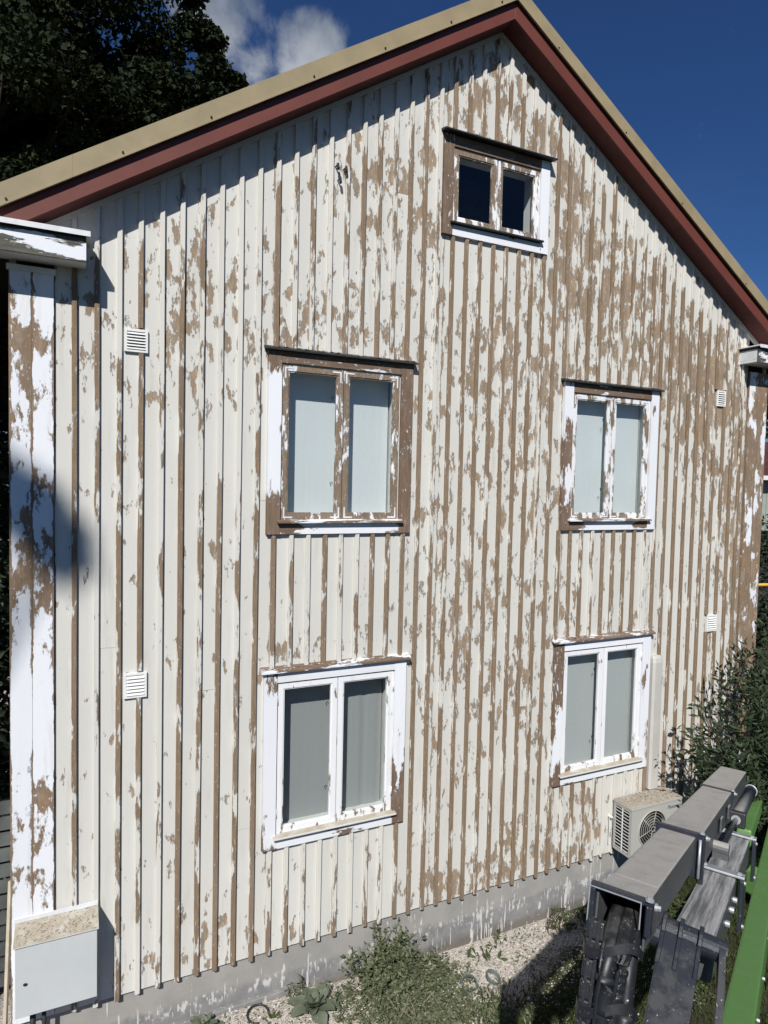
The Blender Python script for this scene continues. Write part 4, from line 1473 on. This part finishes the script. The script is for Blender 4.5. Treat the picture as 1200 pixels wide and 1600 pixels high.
for j, (off, rr, ll) in enumerate(((-.10, .052, .03), (-.068, .064, .022), (-.044, .05, .04))):
    bs.tube([jt + jx * off + jd * .03 - jn * .02, jt + jx * (off + ll) + jd * .03 - jn * .02], rr, 20)
build(bs, 'knuckle_bushing', 'navy', lift)

# hose carrier: flat link track beside thick sleeved hoses rising into the boom mouth
hT = Vector(B1) - N_ * .075 + RT * .014 - UP * .030
hB = Vector((1.690, -4.075, 3.079))
hd = (hB - hT).normalized()
hx = Vector((0.62, -0.78, 0.05))
hx = (hx - hd * hx.dot(hd)).normalized()
hn = hx.cross(hd).normalized()
if hn.dot(Vector((0.0158, -5.84, 5.05)) - hT) < 0:
    hn = -hn
for i in range(30):
    s_ = 0.06 + i * 0.066
    lk_ = MB().obox(hT + hd * s_ - hx * .018 - hn * .05, hd, hx, hn, .0645, .062, .075)
    build(lk_, 'carrier_link', 'hose', lift, .007, 2)
for k_ in range(2):
    tp_ = MB().obox(hT + hd * .05 - hx * (.006 - .026 * k_) + hn * .0255, hd, hx, hn, 1.9, .012, .006)
    build(tp_, 'carrier_strip', 'hose', lift)


def hose_path(k, n=34):
    pts = []
    off = (.068, .112, .152)[k]
    for i in range(n):
        s_ = i / (n - 1) * 1.9
        c_ = hT + hd * s_ + hx * (off + .010 * math.sin(s_ * 5 + k * 2.1) - .02 * min(1, s_)) + hn * (.012 + .016 * math.sin(s_ * 7 + k * 1.7))
        if s_ < .16:
            q_ = 1 - s_ / .16
            c_ = c_ + N_ * (.26 * q_ ** 1.6) - UP * (.03 * q_) - hn * (.02 * q_) - hx * (.02 * q_)
        pts.append(c_)
    return pts


for k, rr in enumerate((.033, .036, .030)):
    pts = hose_path(k, 34 if k != 1 else 150)
    rad = rr if k != 1 else [rr * (1 + .075 * (i % 2)) for i in range(150)]
    build(MB().tube(pts, rad, 12), 'hydraulic_hose', 'hose', lift, smooth=(k != 1))
    for a_, b_, e_ in ((.20 + .05 * k, .34 + .06 * k, 1.22), (.42 + .03 * k, .60, 1.28), (.78, 1.05, 1.2)):
        fine = hose_path(k, 96)
        seg_ = [p_ for i_, p_ in enumerate(fine) if a_ <= i_ / 95 * 1.9 <= b_]
        build(MB().tube(seg_, [rr * e_ * (1 + .05 * math.sin(i_ * 1.1)) for i_ in range(len(seg_))], 14), 'hose_sleeve', 'hose', lift, smooth=True)
for k, rr in enumerate((.008, .010)):
    pts = [p_ + hn * (.034 + .006 * math.sin(i_ * .5)) + hx * (.02 * k - .02) for i_, p_ in enumerate(hose_path(k, 40))]
    build(MB().tube(pts, rr, 7), 'hydraulic_hose', 'hose', lift, smooth=True)
for s_ in (.12, .31, .52, .74):
    st_ = MB()
    rgn = []
    for i in range(15):
        a = math.pi * i / 14
        rgn.append(hT + hd * (s_ + .03 * math.sin(a * 2)) + hx * (.078 - .106 * math.cos(a)) + hn * (-.03 + .088 * math.sin(a) ** .6))
    for i, c_ in enumerate(rgn):
        st_.v += [tuple(c_), tuple(c_ + hd * .034), tuple(c_ + hn * .003), tuple(c_ + hd * .034 + hn * .003)]
    for i in range(14):
        a = i * 4
        st_.f += [(a, a + 4, a + 5, a + 1), (a + 2, a + 3, a + 7, a + 6)]
    build(st_, 'hose_strap', 'hose', lift, smooth=True)
bx_ = build(MB().obox(hT + hd * .40 + hx * .055 + hn * .035, hd, hx, hn, .085, .085, .03), 'valve_block', 'navy', lift, .006, 2)
bolt(hT + hd * .44 + hx * .105 + hn * .066, hn, .012, .014, bx_)
fit = MB().tube([hT + hd * .50 + hx * .15 + hn * .01, hT + hd * .51 + hx * .25 - hn * .01], .012, 10)
build(fit, 'hose_fitting', 'zinc', lift)


# ================================================================== vegetation
def leaves(pts, size, aspect, droop=0.3, dirs=None, up=0.35):
    """one bent leaf per point; returns verts, faces, lv"""
    n = len(pts)
    th = rng.uniform(0, 2 * np.pi, n)
    ph = rng.normal(-droop, 0.45, n)
    d = np.stack([np.cos(th) * np.cos(ph), np.sin(th) * np.cos(ph), np.sin(ph)], 1)
    if dirs is not None:
        d = d * 0.6 + dirs
        d /= np.linalg.norm(d, axis=1)[:, None]
    r = rng.normal(0, 1, (n, 3))
    r[:, 2] += 0.0
    s = np.cross(d, r)
    s /= np.linalg.norm(s, axis=1)[:, None] + 1e-9
    nn = np.cross(s, d)
    L = size * rng.uniform(0.65, 1.25, n)[:, None]
    W = L * aspect
    b = pts
    v = np.stack([b, b + d * L * .5 + s * W * .5 + nn * L * .06, b + d * L - nn * L * .10, b + d * L * .5 - s * W * .5 + nn * L * .06], 1)
    f = np.arange(n * 4).reshape(n, 4)
    lv = np.repeat(rng.random(n), 4)
    return v.reshape(-1, 3), f, lv


def leaf_obj(name, pts, size, aspect, mat, parent=None, droop=0.3, dirs=None, kind=None):
    v, f, lv = leaves(np.asarray(pts, float), size, aspect, droop, dirs)
    me = bpy.data.meshes.new(name)
    me.from_pydata(v.tolist(), [], f.tolist())
    at = me.attributes.new('lv', 'FLOAT', 'POINT')
    at.data.foreach_set('value', lv.astype(np.float32))
    return link(name, me, mat, parent, kind)


def clump_pts(centres, radii, per):
    out = []
    for c, r in zip(centres, radii):
        q = rng.normal(0, 1, (per, 3))
        q /= np.linalg.norm(q, axis=1)[:, None]
        q *= (rng.random(per) ** 0.45)[:, None] * r
        q[:, 2] *= 0.75
        out.append(q + np.asarray(c))
    return np.concatenate(out)


def big_tree(base, crown_c, crown_r, nclump, per, lsize, mat, label, trunk_r=.35, cl_r=(.5, 1.0), group=None, extra=None, aspect=.75, twigs=40):
    t_ = thing('tree', base, label, 'tree', group)
    base = Vector(base)
    cc = Vector(crown_c)
    tr = MB()
    top = cc + Vector((0, 0, crown_r[2] * .3))
    mid = base.lerp(top, .5) + Vector((random.uniform(-.3, .3), random.uniform(-.3, .3), 0))
    tr.tube([base - Vector((0, 0, .2)), base + Vector((0, 0, .5)), mid, top], [trunk_r * 1.25, trunk_r, trunk_r * .7, trunk_r * .2], 10)
    build(tr, 'trunk', 'bark', t_, smooth=True)
    cs, rs = [], []
    while len(cs) < nclump:
        q = rng.normal(0, 1, 3)
        q /= np.linalg.norm(q)
        q *= rng.random() ** .38
        cs.append((cc.x + q[0] * crown_r[0], cc.y + q[1] * crown_r[1], cc.z + q[2] * crown_r[2]))
        rs.append(rng.uniform(*cl_r))
    if extra:
        for c, r in extra:
            cs.append(c)
            rs.append(r)
    br_ = MB()
    for c in cs[:twigs] + cs[nclump:]:
        c = Vector(c)
        s0 = base.lerp(top, random.uniform(.45, .9))
        m_ = s0.lerp(c, .5) + Vector((random.uniform(-.3, .3), random.uniform(-.3, .3), random.uniform(.0, .5)))
        br_.tube([s0, m_, c], [trunk_r * .28, trunk_r * .15, .02], 6)
    build(br_, 'branches', 'bark', t_, smooth=True)
    leaf_obj('crown', clump_pts(cs, rs, per), lsize, aspect, mat, t_, kind=None)
    return t_


# the dark broadleaf tree beyond the roof
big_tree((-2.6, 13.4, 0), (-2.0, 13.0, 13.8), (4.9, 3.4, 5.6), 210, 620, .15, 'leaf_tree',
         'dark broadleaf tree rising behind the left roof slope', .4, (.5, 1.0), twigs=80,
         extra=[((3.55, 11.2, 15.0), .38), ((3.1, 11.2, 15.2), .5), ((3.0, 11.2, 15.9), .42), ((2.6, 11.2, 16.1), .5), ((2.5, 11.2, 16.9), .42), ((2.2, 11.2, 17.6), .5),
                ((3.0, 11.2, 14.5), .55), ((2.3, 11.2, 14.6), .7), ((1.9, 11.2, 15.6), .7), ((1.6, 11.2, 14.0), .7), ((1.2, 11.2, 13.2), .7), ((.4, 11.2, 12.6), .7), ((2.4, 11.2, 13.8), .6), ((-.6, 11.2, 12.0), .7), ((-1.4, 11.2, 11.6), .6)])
# unseen tree added so that its bough casts shade on the left corner
def toward_sun(x, z, t):
    return (x - .615 * t, -t, z + 1.05 * t)


big_tree((-14.6, -16.6, 0), (-14.8, -16.8, 15.5), (3.0, 3.0, 4.2), 60, 120, .26, 'leaf_tree',
         'unseen tall tree added so its bough shades the left corner boards', .35, (.6, 1.1),
         extra=[(toward_sun(-.48, 4.95, 15), .15), (toward_sun(-.32, 4.84, 15), .11), (toward_sun(-.18, 4.70, 15), .11), (toward_sun(-.08, 4.50, 15), .08), (toward_sun(-.75, 5.1, 15), .2), ((-11.2, -15.6, 20.4), .5), ((-12.4, -16.2, 19.4), .7)])


def bush(name, base, centres, radii, per, lsize, aspect, mat, label, cat='shrub', stems=10, stem_mat='bark', group=None, droop=.35, thick=.012):
    t_ = thing(name, base, label, cat, group)
    st_ = MB()
    b0 = Vector(base)
    idx = list(range(len(centres)))
    random.shuffle(idx)
    for i in idx[:stems]:
        c = Vector(centres[i])
        m_ = b0.lerp(c, .55) + Vector((random.uniform(-.12, .12), random.uniform(-.12, .12), .08 * (c - b0).length))
        st_.tube([b0 + Vector((random.uniform(-.06, .06), random.uniform(-.06, .06), -.03)), m_, c], [thick * 1.5, thick, thick * .35], 6)
    build(st_, 'stems', stem_mat, t_, smooth=True)
    leaf_obj('foliage', clump_pts(centres, radii, per), lsize, aspect, mat, t_, droop)
    return t_


# dark plum-leaved shrub at the right corner: arching sprays of lanceolate leaves
sp_t = thing('corner_shrub', (7.75, -0.95, 0.0), 'dark shrub with narrow drooping leaves against the right end of the wall', 'shrub')
stm = MB()
pts_all, dir_all = [], []
b0 = Vector((7.75, -0.95, 0.0))
for i in range(74):
    if i < 46:
        tx = random.uniform(6.5, 8.3)
        tip = Vector((tx, random.uniform(-1.1, -.6), random.uniform(1.5, 2.45 + 1.0 * (tx - 6.5) / 1.8)))
        nl = 102
    elif i < 58:
        tip = Vector((random.uniform(6.15, 6.7), random.uniform(-.9, -.5), random.uniform(1.6, 2.75)))
        nl = 20
    else:
        tip = Vector((random.uniform(7.2, 8.3), random.uniform(-.8, -.35), random.uniform(2.6, 3.55)))
        nl = 44
    m_ = b0.lerp(tip, .55) + Vector((random.uniform(-.1, .15), random.uniform(-.15, .1), .35))
    stm.tube([b0 * (1 - q / 8) ** 2 + m_ * 2 * (q / 8) * (1 - q / 8) + tip * (q / 8) ** 2 for q in range(9)], [.016 * (1 - .85 * q / 8) for q in range(9)], 5)
    for q in range(nl):
        s_ = random.uniform(.4, 1.0) if nl > 100 else random.uniform(.62, 1.0)
        c_ = b0 * (1 - s_) ** 2 + m_ * 2 * s_ * (1 - s_) + tip * s_ ** 2
        pts_all.append(c_ + Vector((random.gauss(0, .045), random.gauss(0, .045), random.gauss(0, .045))))
        dir_all.append(((tip - m_).normalized() * .6))
build(stm, 'stems', 'bark', sp_t, smooth=True, kind='stuff')
pa = np.array([tuple(q) for q in pts_all])
pa[:, 1] = np.minimum(pa[:, 1], -.12)
leaf_obj('foliage', pa, .115, .30, 'leaf_bush', sp_t, .35, np.array([tuple(q) for q in dir_all]))

# darker hedge shrubs past the corner and the trees beyond
for j, (hx_, hy_, hz_h, lab) in enumerate(((10.1, .7, 3.6, 'dense dark shrub past the right corner under the yellow pole'), (12.6, 2.6, 4.3, 'taller dark shrub behind the yellow pole at the right edge'))):
    cs = [(hx_ + random.uniform(-1.0, 1.0), hy_ + random.uniform(-.8, .8), random.uniform(.3, hz_h)) for _ in range(36)]
    bush('hedge_shrub', (hx_, hy_, 0), cs, [random.uniform(.35, .6) for _ in cs], 130, .11, .5, 'hedge', lab, group='dark shrubs past the right corner')
big_tree((26.0, 15.4, 0), (26.2, 15.4, 6.6), (3.6, 3.0, 2.4), 60, 160, .3, 'hedge', 'dark rounded tree standing beyond the neighbour house at right', .3, (.6, 1.0))

# shaded hedge, fence and plank on the left side
cs = [(-1.5 + random.uniform(-.7, .48), 3.4 + random.uniform(-2.2, 3.0), random.uniform(.4, 7.2)) for _ in range(170)]
cs += [(random.uniform(-1.25, -.72), random.uniform(1.4, 5.5), random.uniform(.1, 7.3)) for _ in range(115)]
bush('tall_hedge', (-1.4, 3.4, 0), cs, [random.uniform(.3, .55) for _ in cs], 150, .12, .5, 'hedge', 'tall dark hedge in shade along the left side of the house', 'hedge', 14)
fe = thing('side_fence', (-1.0, 1.0, 0), 'weathered grey slat fence in shade behind the left corner', 'fence')
for i in range(12):
    build(MB().box(-1.9, -0.50, 1.0, 1.022, 0.25 + i * .15, 0.37 + i * .15), 'slat', 'fence_grey', fe)
for px in (-1.85, -0.72):
    build(MB().box(px, px + .07, 1.023, 1.09, 0, 2.15), 'post', 'fence_grey', fe)
pk = MB().tube([(-0.52, 0.02, 0.16), (-0.475, 0.16, 1.72)], .018, 4)
tag(build(pk, 'plank', 'plank'), 'thin pale plank leaning against the left side of the house', 'plank')

# neighbour house beyond the right corner
nh = thing('neighbour_house', (26.5, 12.0, 0), 'grey green neighbour house with dark red roof past the right corner', 'house')
nx_, ny_ = Vector((0.57, -0.82, 0)).normalized(), Vector((0.82, 0.57, 0)).normalized()
no = Vector((22.6, 12.2, 0))
wb = MB().obox(no, nx_, ny_, (0, 0, 1), 7.0, 6.0, 3.55)
build(wb, 'lower_wall', 'dark_metal', nh)
wb = MB().obox(no + Vector((0, 0, 3.56)), nx_, ny_, (0, 0, 1), 7.0, 6.0, 2.1)
build(wb, 'upper_wall', 'far_wall', nh)
for i in range(34):
    b_ = no + nx_ * (.1 + .2 * i) - ny_ * .02 + Vector((0, 0, 3.58))
    build(MB().obox(b_, nx_, ny_, (0, 0, 1), .03, .02, 2.05), 'batten', 'far_wall', nh)
rf = MB()
r0 = no - nx_ * .4 - ny_ * .5 + Vector((0, 0, 5.62))
r1 = r0 + nx_ * 7.8
rdg0, rdg1 = r0 + ny_ * 3.5 + Vector((0, 0, 1.5)), r1 + ny_ * 3.5 + Vector((0, 0, 1.5))
bk0, bk1 = r0 + ny_ * 7.0, r1 + ny_ * 7.0
rf.add([r0, r1, rdg1, rdg0, bk0, bk1], [(0, 1, 2, 3), (3, 2, 5, 4), (0, 3, 4), (1, 5, 2), (0, 4, 5, 1)])
build(rf, 'roof', 'roof_far', nh)
build(MB().obox(r0 - ny_ * .03 - Vector((0, 0, .14)), nx_, ny_, (0, 0, 1), 7.8, .028, .16), 'roof_edge', 'far_trim', nh)
for wx in (.62, 2.6, 4.8):
    o_ = no + nx_ * wx - ny_ * .06 + Vector((0, 0, 4.1))
    fwin = build(MB().obox(o_, nx_, ny_, (0, 0, 1), 1.1, .05, 1.1), 'window', 'far_trim', nh)
    build(MB().obox(o_ + nx_ * .1 - ny_ * .012 + Vector((0, 0, .1)), nx_, ny_, (0, 0, 1), .9, .01, .9), 'pane', 'dark_void', fwin)

yp = thing('yellow_pole', (10.2, 0.35, 0), 'yellow horizontal pole past the right corner of the house', 'pole')
build(MB().tube([(8.75, .42, 3.69), (12.0, .6, 3.55)], .024, 10), 'rail', 'yellow', yp, smooth=True)
build(MB().tube([(11.6, .58, 0.0), (11.6, .58, 3.6)], .024, 10), 'upright', 'yellow', yp, smooth=True)


# ------------------------------------------------------------------ ground plants
def stem_points(x, y, h, spread, n, per, lean=.35, minh=.35):
    """upright leafy stems: paths and leaf positions"""
    z0 = ground_h(x, y)
    paths, pts, dirs = [], [], []
    for i in range(n):
        a = random.uniform(0, 6.28)
        r_ = spread * math.sqrt(random.random())
        bx, by = x + r_ * math.cos(a), min(-.015, y + r_ * math.sin(a))
        hh = h * random.uniform(minh, 1.0) * (1 - .45 * (r_ / max(spread, 1e-3)) ** 2)
        lx, ly = random.gauss(0, lean) * hh + .35 * (bx - x), random.gauss(0, lean) * hh + .3 * (by - y)
        path = []
        for q in range(6):
            k = q / 5
            path.append((bx + lx * k ** 1.6, min(-.012, by + ly * k ** 1.6), z0 - .01 + hh * k))
        paths.append(path)
        m = max(3, int(per * hh / h))
        for q in range(m):
            k = random.random() ** .75
            u_ = k * 5
            i0 = min(4, int(u_))
            f_ = u_ - i0
            c = [path[i0][d] * (1 - f_) + path[i0 + 1][d] * f_ for d in range(3)]
            an = random.uniform(0, 6.28)
            pts.append(c)
            dirs.append((.8 * math.cos(an), .8 * math.sin(an), random.uniform(-.15, .7)))
    return paths, pts, dirs


def weed(name, x, y, h, spread, n, lsize, aspect, mat, label, cat='weed', stems=9, group=None, per=26):
    z0 = ground_h(x, y)
    t_ = thing(name, (x, y, z0), label, cat, group)
    ns = max(stems, n // 2)
    paths, pts, dirs = stem_points(x, y, h, spread, ns, per)
    st_ = MB()
    for p_ in paths:
        st_.tube(p_, [.0035, .003, .0026, .0022, .0016, .001], 4)
    build(st_, 'stems', 'stem', t_, smooth=True, kind='stuff')
    k = len(pts)
    pts, dirs = np.array(pts), np.array(dirs)
    big_ = rng.random(k) < .45
    leaf_obj('foliage', pts[big_], lsize * 1.25, aspect, mat, t_, .1, dirs[big_])
    leaf_obj('young_foliage', pts[~big_], lsize * .62, aspect, mat, t_, -.2, dirs[~big_])
    return t_


def rosette(name, x, y, r, n, label, mat='leaf_mullein', z=None, tilt=.5):
    z0 = ground_h(x, y) if z is None else z
    t_ = thing(name, (x, y, z0), label, 'plant')
    for i in range(n):
        a = i * 2.399 + random.uniform(-.2, .2)
        k = i / n
        L = r * (1.0 - .45 * k) * random.uniform(.85, 1.1)
        el = tilt * (.15 + 1.5 * k) + random.uniform(-.1, .1)
        d = Vector((math.cos(a) * math.cos(el), math.sin(a) * math.cos(el), math.sin(el)))
        s = Vector((-math.sin(a), math.cos(a), 0))
        u = s.cross(d) * -1
        if u.z < 0:
            u = -u
        m_ = MB()
        lv = []
        tone = random.random()
        prof = [(.0, .06), (.2, .13), (.45, .23), (.7, .26), (.9, .17), (1.0, .05)]
        for (tt, ww) in prof:
            c = Vector((x, y, z0 + .02)) + d * L * tt + Vector((0, 0, -.22 * L * tt * tt)) + u * (.05 * L * math.sin(tt * 3))
            c.y = min(c.y, .0)
            wv = .06 * L * math.sin(tt * 11 + i * 2.3)
            m_.v += [tuple(c - s * ww * L + u * (.05 * L + wv)), tuple(c), tuple(c + s * ww * L + u * (.05 * L - wv))]
            lv += [tone, tone * .7, tone]
        for q in range(5):
            for w_ in range(2):
                b_ = q * 3 + w_
                m_.f.append((b_, b_ + 1, b_ + 4, b_ + 3))
        m_.a = {'lv': lv}
        build(m_, 'leaf', mat, t_, smooth=True)
    return t_


weed('leafy_weed', 2.82, -0.15, 0.70, 0.24, 170, .042, .5, 'leaf_weed', 'tallest leafy weed against the plinth left of the gravel patch', stems=95, per=60)
weed('leafy_weed', 3.28, -0.24, 0.26, 0.22, 50, .04, .45, 'leaf_weed', 'low pale weed beside the tall one at the edge of the gravel', per=40, stems=60)
weed('spiky_weed', 1.93, -0.06, 0.24, 0.14, 22, .05, .22, 'leaf_weed', 'small spiky weed leaning over the end of the footing ledge', per=20, stems=6)
weed('leafy_weed', 1.63, -0.30, 0.10, 0.09, 10, .05, .5, 'leaf_green', 'tiny green weed on gravel below the footing ledge', per=18, stems=5)
rosette('felted_plant', 2.02, -0.28, 0.29, 19, 'large grey green rosette plant with felted leaves on the gravel', tilt=.85)
rosette('felted_plant', 1.05, -0.12, 0.17, 13, 'small rosette plant below the left end of the footing ledge', 'leaf_mullein', tilt=.9)
for (sx_, sy_, hh, nn_, lab) in ((4.22, -.10, .19, 6, 'drooping green sprig on gravel close to the plinth'), (4.02, -.28, .14, 8, 'low green sprig with broad leaves mid gravel'),
                                 (3.86, -.16, .10, 7, 'small sprig by the weeds at the left of the gravel'), (4.98, -.16, .22, 8, 'sprig among dry stems at the shadow edge')):
    weed('sprig', sx_, sy_, hh, .07, nn_, .07, .42, 'leaf_green', lab, 'plant', stems=5, per=7)
ds = thing('dry_stems', (4.95, -.2, 0), 'bundle of dry brown stems standing at the shadow edge near the plinth', 'plant')
m_ = MB()
for i in range(11):
    x_, y_ = 4.9 + random.uniform(-.12, .16), -.22 + random.uniform(-.1, .1)
    m_.tube([(x_, y_, 0), (x_ + random.uniform(-.05, .05), min(-.02, y_ + random.uniform(-.05, .05)), .15), (x_ + random.uniform(-.1, .14), min(-.02, y_ + random.uniform(-.1, .1)), random.uniform(.2, .4))], [.004, .003, .0015], 4)
build(m_, 'stem', 'dead_stem', ds)
weed('ground_shrub', 6.15, -0.55, 0.38, 0.36, 80, .055, .5, 'leaf_green', 'sunlit green shrub between the two booms', 'shrub', per=38, stems=60)
weed('ground_shrub', 5.15, -0.16, 0.20, 0.16, 20, .06, .5, 'leaf_green', 'low plant half in boom shadow at the plinth', 'shrub', per=16, stems=6)

# trampled weeds in front of the wall: one uncountable mass of stems, leaves and straw
lw_p, lw_d, straw = [], [], MB()
for i in range(1150):
    while True:
        x_, y_ = random.uniform(2.2, 3.9), random.uniform(-1.5, -.12)
        if random.random() < math.exp(-((x_ - 2.95) / .48) ** 2) * (1 if y_ < -.3 else .7):
            break
    hh = random.uniform(.08, .36) * (.55 + .45 * math.exp(-((x_ - 2.9) / .45) ** 2))
    pa_, pt_, di_ = stem_points(x_, y_, hh, .04, 2, 22, .6)
    lw_p += pt_
    lw_d += di_
    if i % 4 == 0:
        for p_ in pa_[:1]:
            straw.tube([(q[0] + random.gauss(0, .01), q[1] + random.gauss(0, .01), q[2] * 1.15) for q in p_], .0022, 3)
lw_p, lw_d = np.array(lw_p), np.array(lw_d)
sel = rng.random(len(lw_p)) < .35
leaf_obj('low_weeds', lw_p[sel], .055, .36, 'leaf_weed', None, 0, lw_d[sel], kind='stuff')
leaf_obj('small_weeds', lw_p[~sel], .028, .42, 'leaf_weed', None, -.2, lw_d[~sel], kind='stuff')
M['straw'] = simple('dry_straw', (0.30, 0.25, 0.17), 0.9, 0, .2, 20)
build(straw, 'dry_straw', 'straw', None, kind='stuff')
chips_on(700, lambda: random.gauss(3.1, .45), lambda: -abs(random.gauss(.45, .3)) - .05, lambda x, y: ground_h(x, y) + random.uniform(0, .14), .004, .013, 'paint_chips', 'chips')
pp = []
while len(pp) < 5200:
    x_, y_ = random.uniform(0.3, 6.0), random.uniform(-1.7, -.02)
    if random.random() < .25 + .75 * (math.sin(x_ * 3.1) * math.sin(y_ * 5 + x_) > .45) * (y_ < -.35):
        pp.append((x_, y_, ground_h(x_, y_) + random.random() * .03))
leaf_obj('ground_litter', pp, .035, .4, 'leaf_weed', None, -.1, kind='stuff')


def grass_field(n, fx, fy, keep, hmin, hmax):
    v, f, lv = [], [], []
    k = 0
    while k < n:
        x_, y_ = fx(), fy()
        if not keep(x_, y_):
            continue
        z_ = ground_h(x_, y_)
        a = random.uniform(0, 6.28)
        h = random.uniform(hmin, hmax)
        w = .0035
        lx, ly = random.gauss(0, .35) * h, random.gauss(0, .35) * h
        cx_, sx_ = math.cos(a) * w, math.sin(a) * w
        v += [(x_ - cx_, y_ - sx_, z_), (x_ + cx_, y_ + sx_, z_), (x_ + cx_ * .7 + lx * .4, y_ + sx_ * .7 + ly * .4, z_ + h * .6), (x_ + lx, y_ + ly, z_ + h)]
        b_ = k * 4
        f += [(b_, b_ + 1, b_ + 2), (b_, b_ + 2, b_ + 3)]
        lv += [random.random()] * 4
        k += 1
    me = bpy.data.meshes.new('grass')
    me.from_pydata(v, [], f)
    at = me.attributes.new('lv', 'FLOAT', 'POINT')
    at.data.foreach_set('value', lv)
    return link('grass', me, 'grass', None, 'stuff')


grass_field(42000, lambda: random.uniform(3.4, 9.5), lambda: random.uniform(-3.6, -.05),
            lambda x, y: (y < -.85 - .2 * math.sin(x * 3) + .28 * max(0, x - 3.6) or x > 5.3) and random.random() < (.45 + .55 * (math.sin(x * 2.3 + y * 3.1) * math.sin(y * 4.7 - x) > -.25)), .03, .11)

# gravel and fallen paint chips
chips_on(9500, lambda: random.uniform(0.3, 5.6), lambda: -abs(random.gauss(.0, .55)) - .01, lambda x, y: ground_h(x, y) - .001, .004, .017, 'gravel', 'chips')

# bits lying about
def ring_piece(name, c, rx, h, tilt, label, mat='teal_plastic'):
    m_ = MB()
    n = 28
    R_ = Matrix.Translation(c) @ Matrix.Rotation(tilt[0], 4, 'X') @ Matrix.Rotation(tilt[1], 4, 'Y')
    for i in range(n):
        a = 2 * math.pi * i / n
        for rr, zz in ((rx, 0), (rx * 1.05, h), (rx * .95, h), (rx * .9, 0.004)):
            m_.v.append(tuple(R_ @ Vector((rr * math.cos(a), rr * math.sin(a), zz))))
    for i in range(n):
        a, b_ = i * 4, ((i + 1) % n) * 4
        for q in range(4):
            m_.f.append((a + q, b_ + q, b_ + (q + 1) % 4, a + (q + 1) % 4))
    return tag(build(m_, name, mat, smooth=False), label, 'ring')


ring_piece('plastic_ring', Vector((3.58, -.52, .05)), .075, .035, (.35, -.2), 'pale teal plastic ring lying at the edge of the weeds')
ring_piece('plastic_ring', Vector((3.86, -.52, .02)), .075, .035, (.25, .3), 'pale teal plastic ring half in the boom shadow on gravel')
m_ = MB().torus((1.52, -.17, ground_h(1.5, -.17) + .02), (1, 0, 0), (0, .95, .15), .095, .009, 26, 7, -.3, 4.6)
tag(build(m_, 'hose_loop', 'rubber', smooth=True), 'loop of thin black hose lying on the gravel', 'hose')

# dustbin whose domed lid just shows at the bottom edge
db = thing('dustbin', (0.27, -0.62, 0.1), 'black dustbin with dusty domed lid at the bottom edge below the cabinet', 'dustbin')
m_ = MB()
m_.tube([(0.27, -.62, .1), (0.27, -.62, .5)], [.2, .235], 28)
build(m_, 'bin_body', 'bin', db, smooth=True)
m_ = MB()
m_.tube([(0.27, -.62, .501), (0.27, -.62, .53), (0.27, -.62, .57), (0.27, -.62, .60), (0.27, -.62, .615)], [.25, .25, .21, .13, .02], 28)
build(m_, 'bin_lid', 'bin', db, smooth=True)

for o in list(COL.objects):
    if o.parent is None and 'label' in o and 'group' not in o:
        k = o.name.split('.')[0]
        gname = {'sprig': 'green sprigs on the gravel', 'felted_plant': 'felted rosette plants by the plinth', 'leafy_weed': 'leafy weeds along the plinth',
                 'plastic_ring': 'teal plastic rings on the gravel', 'ground_shrub': 'low shrubs under the booms'}.get(k)
        if gname:
            o['group'] = gname
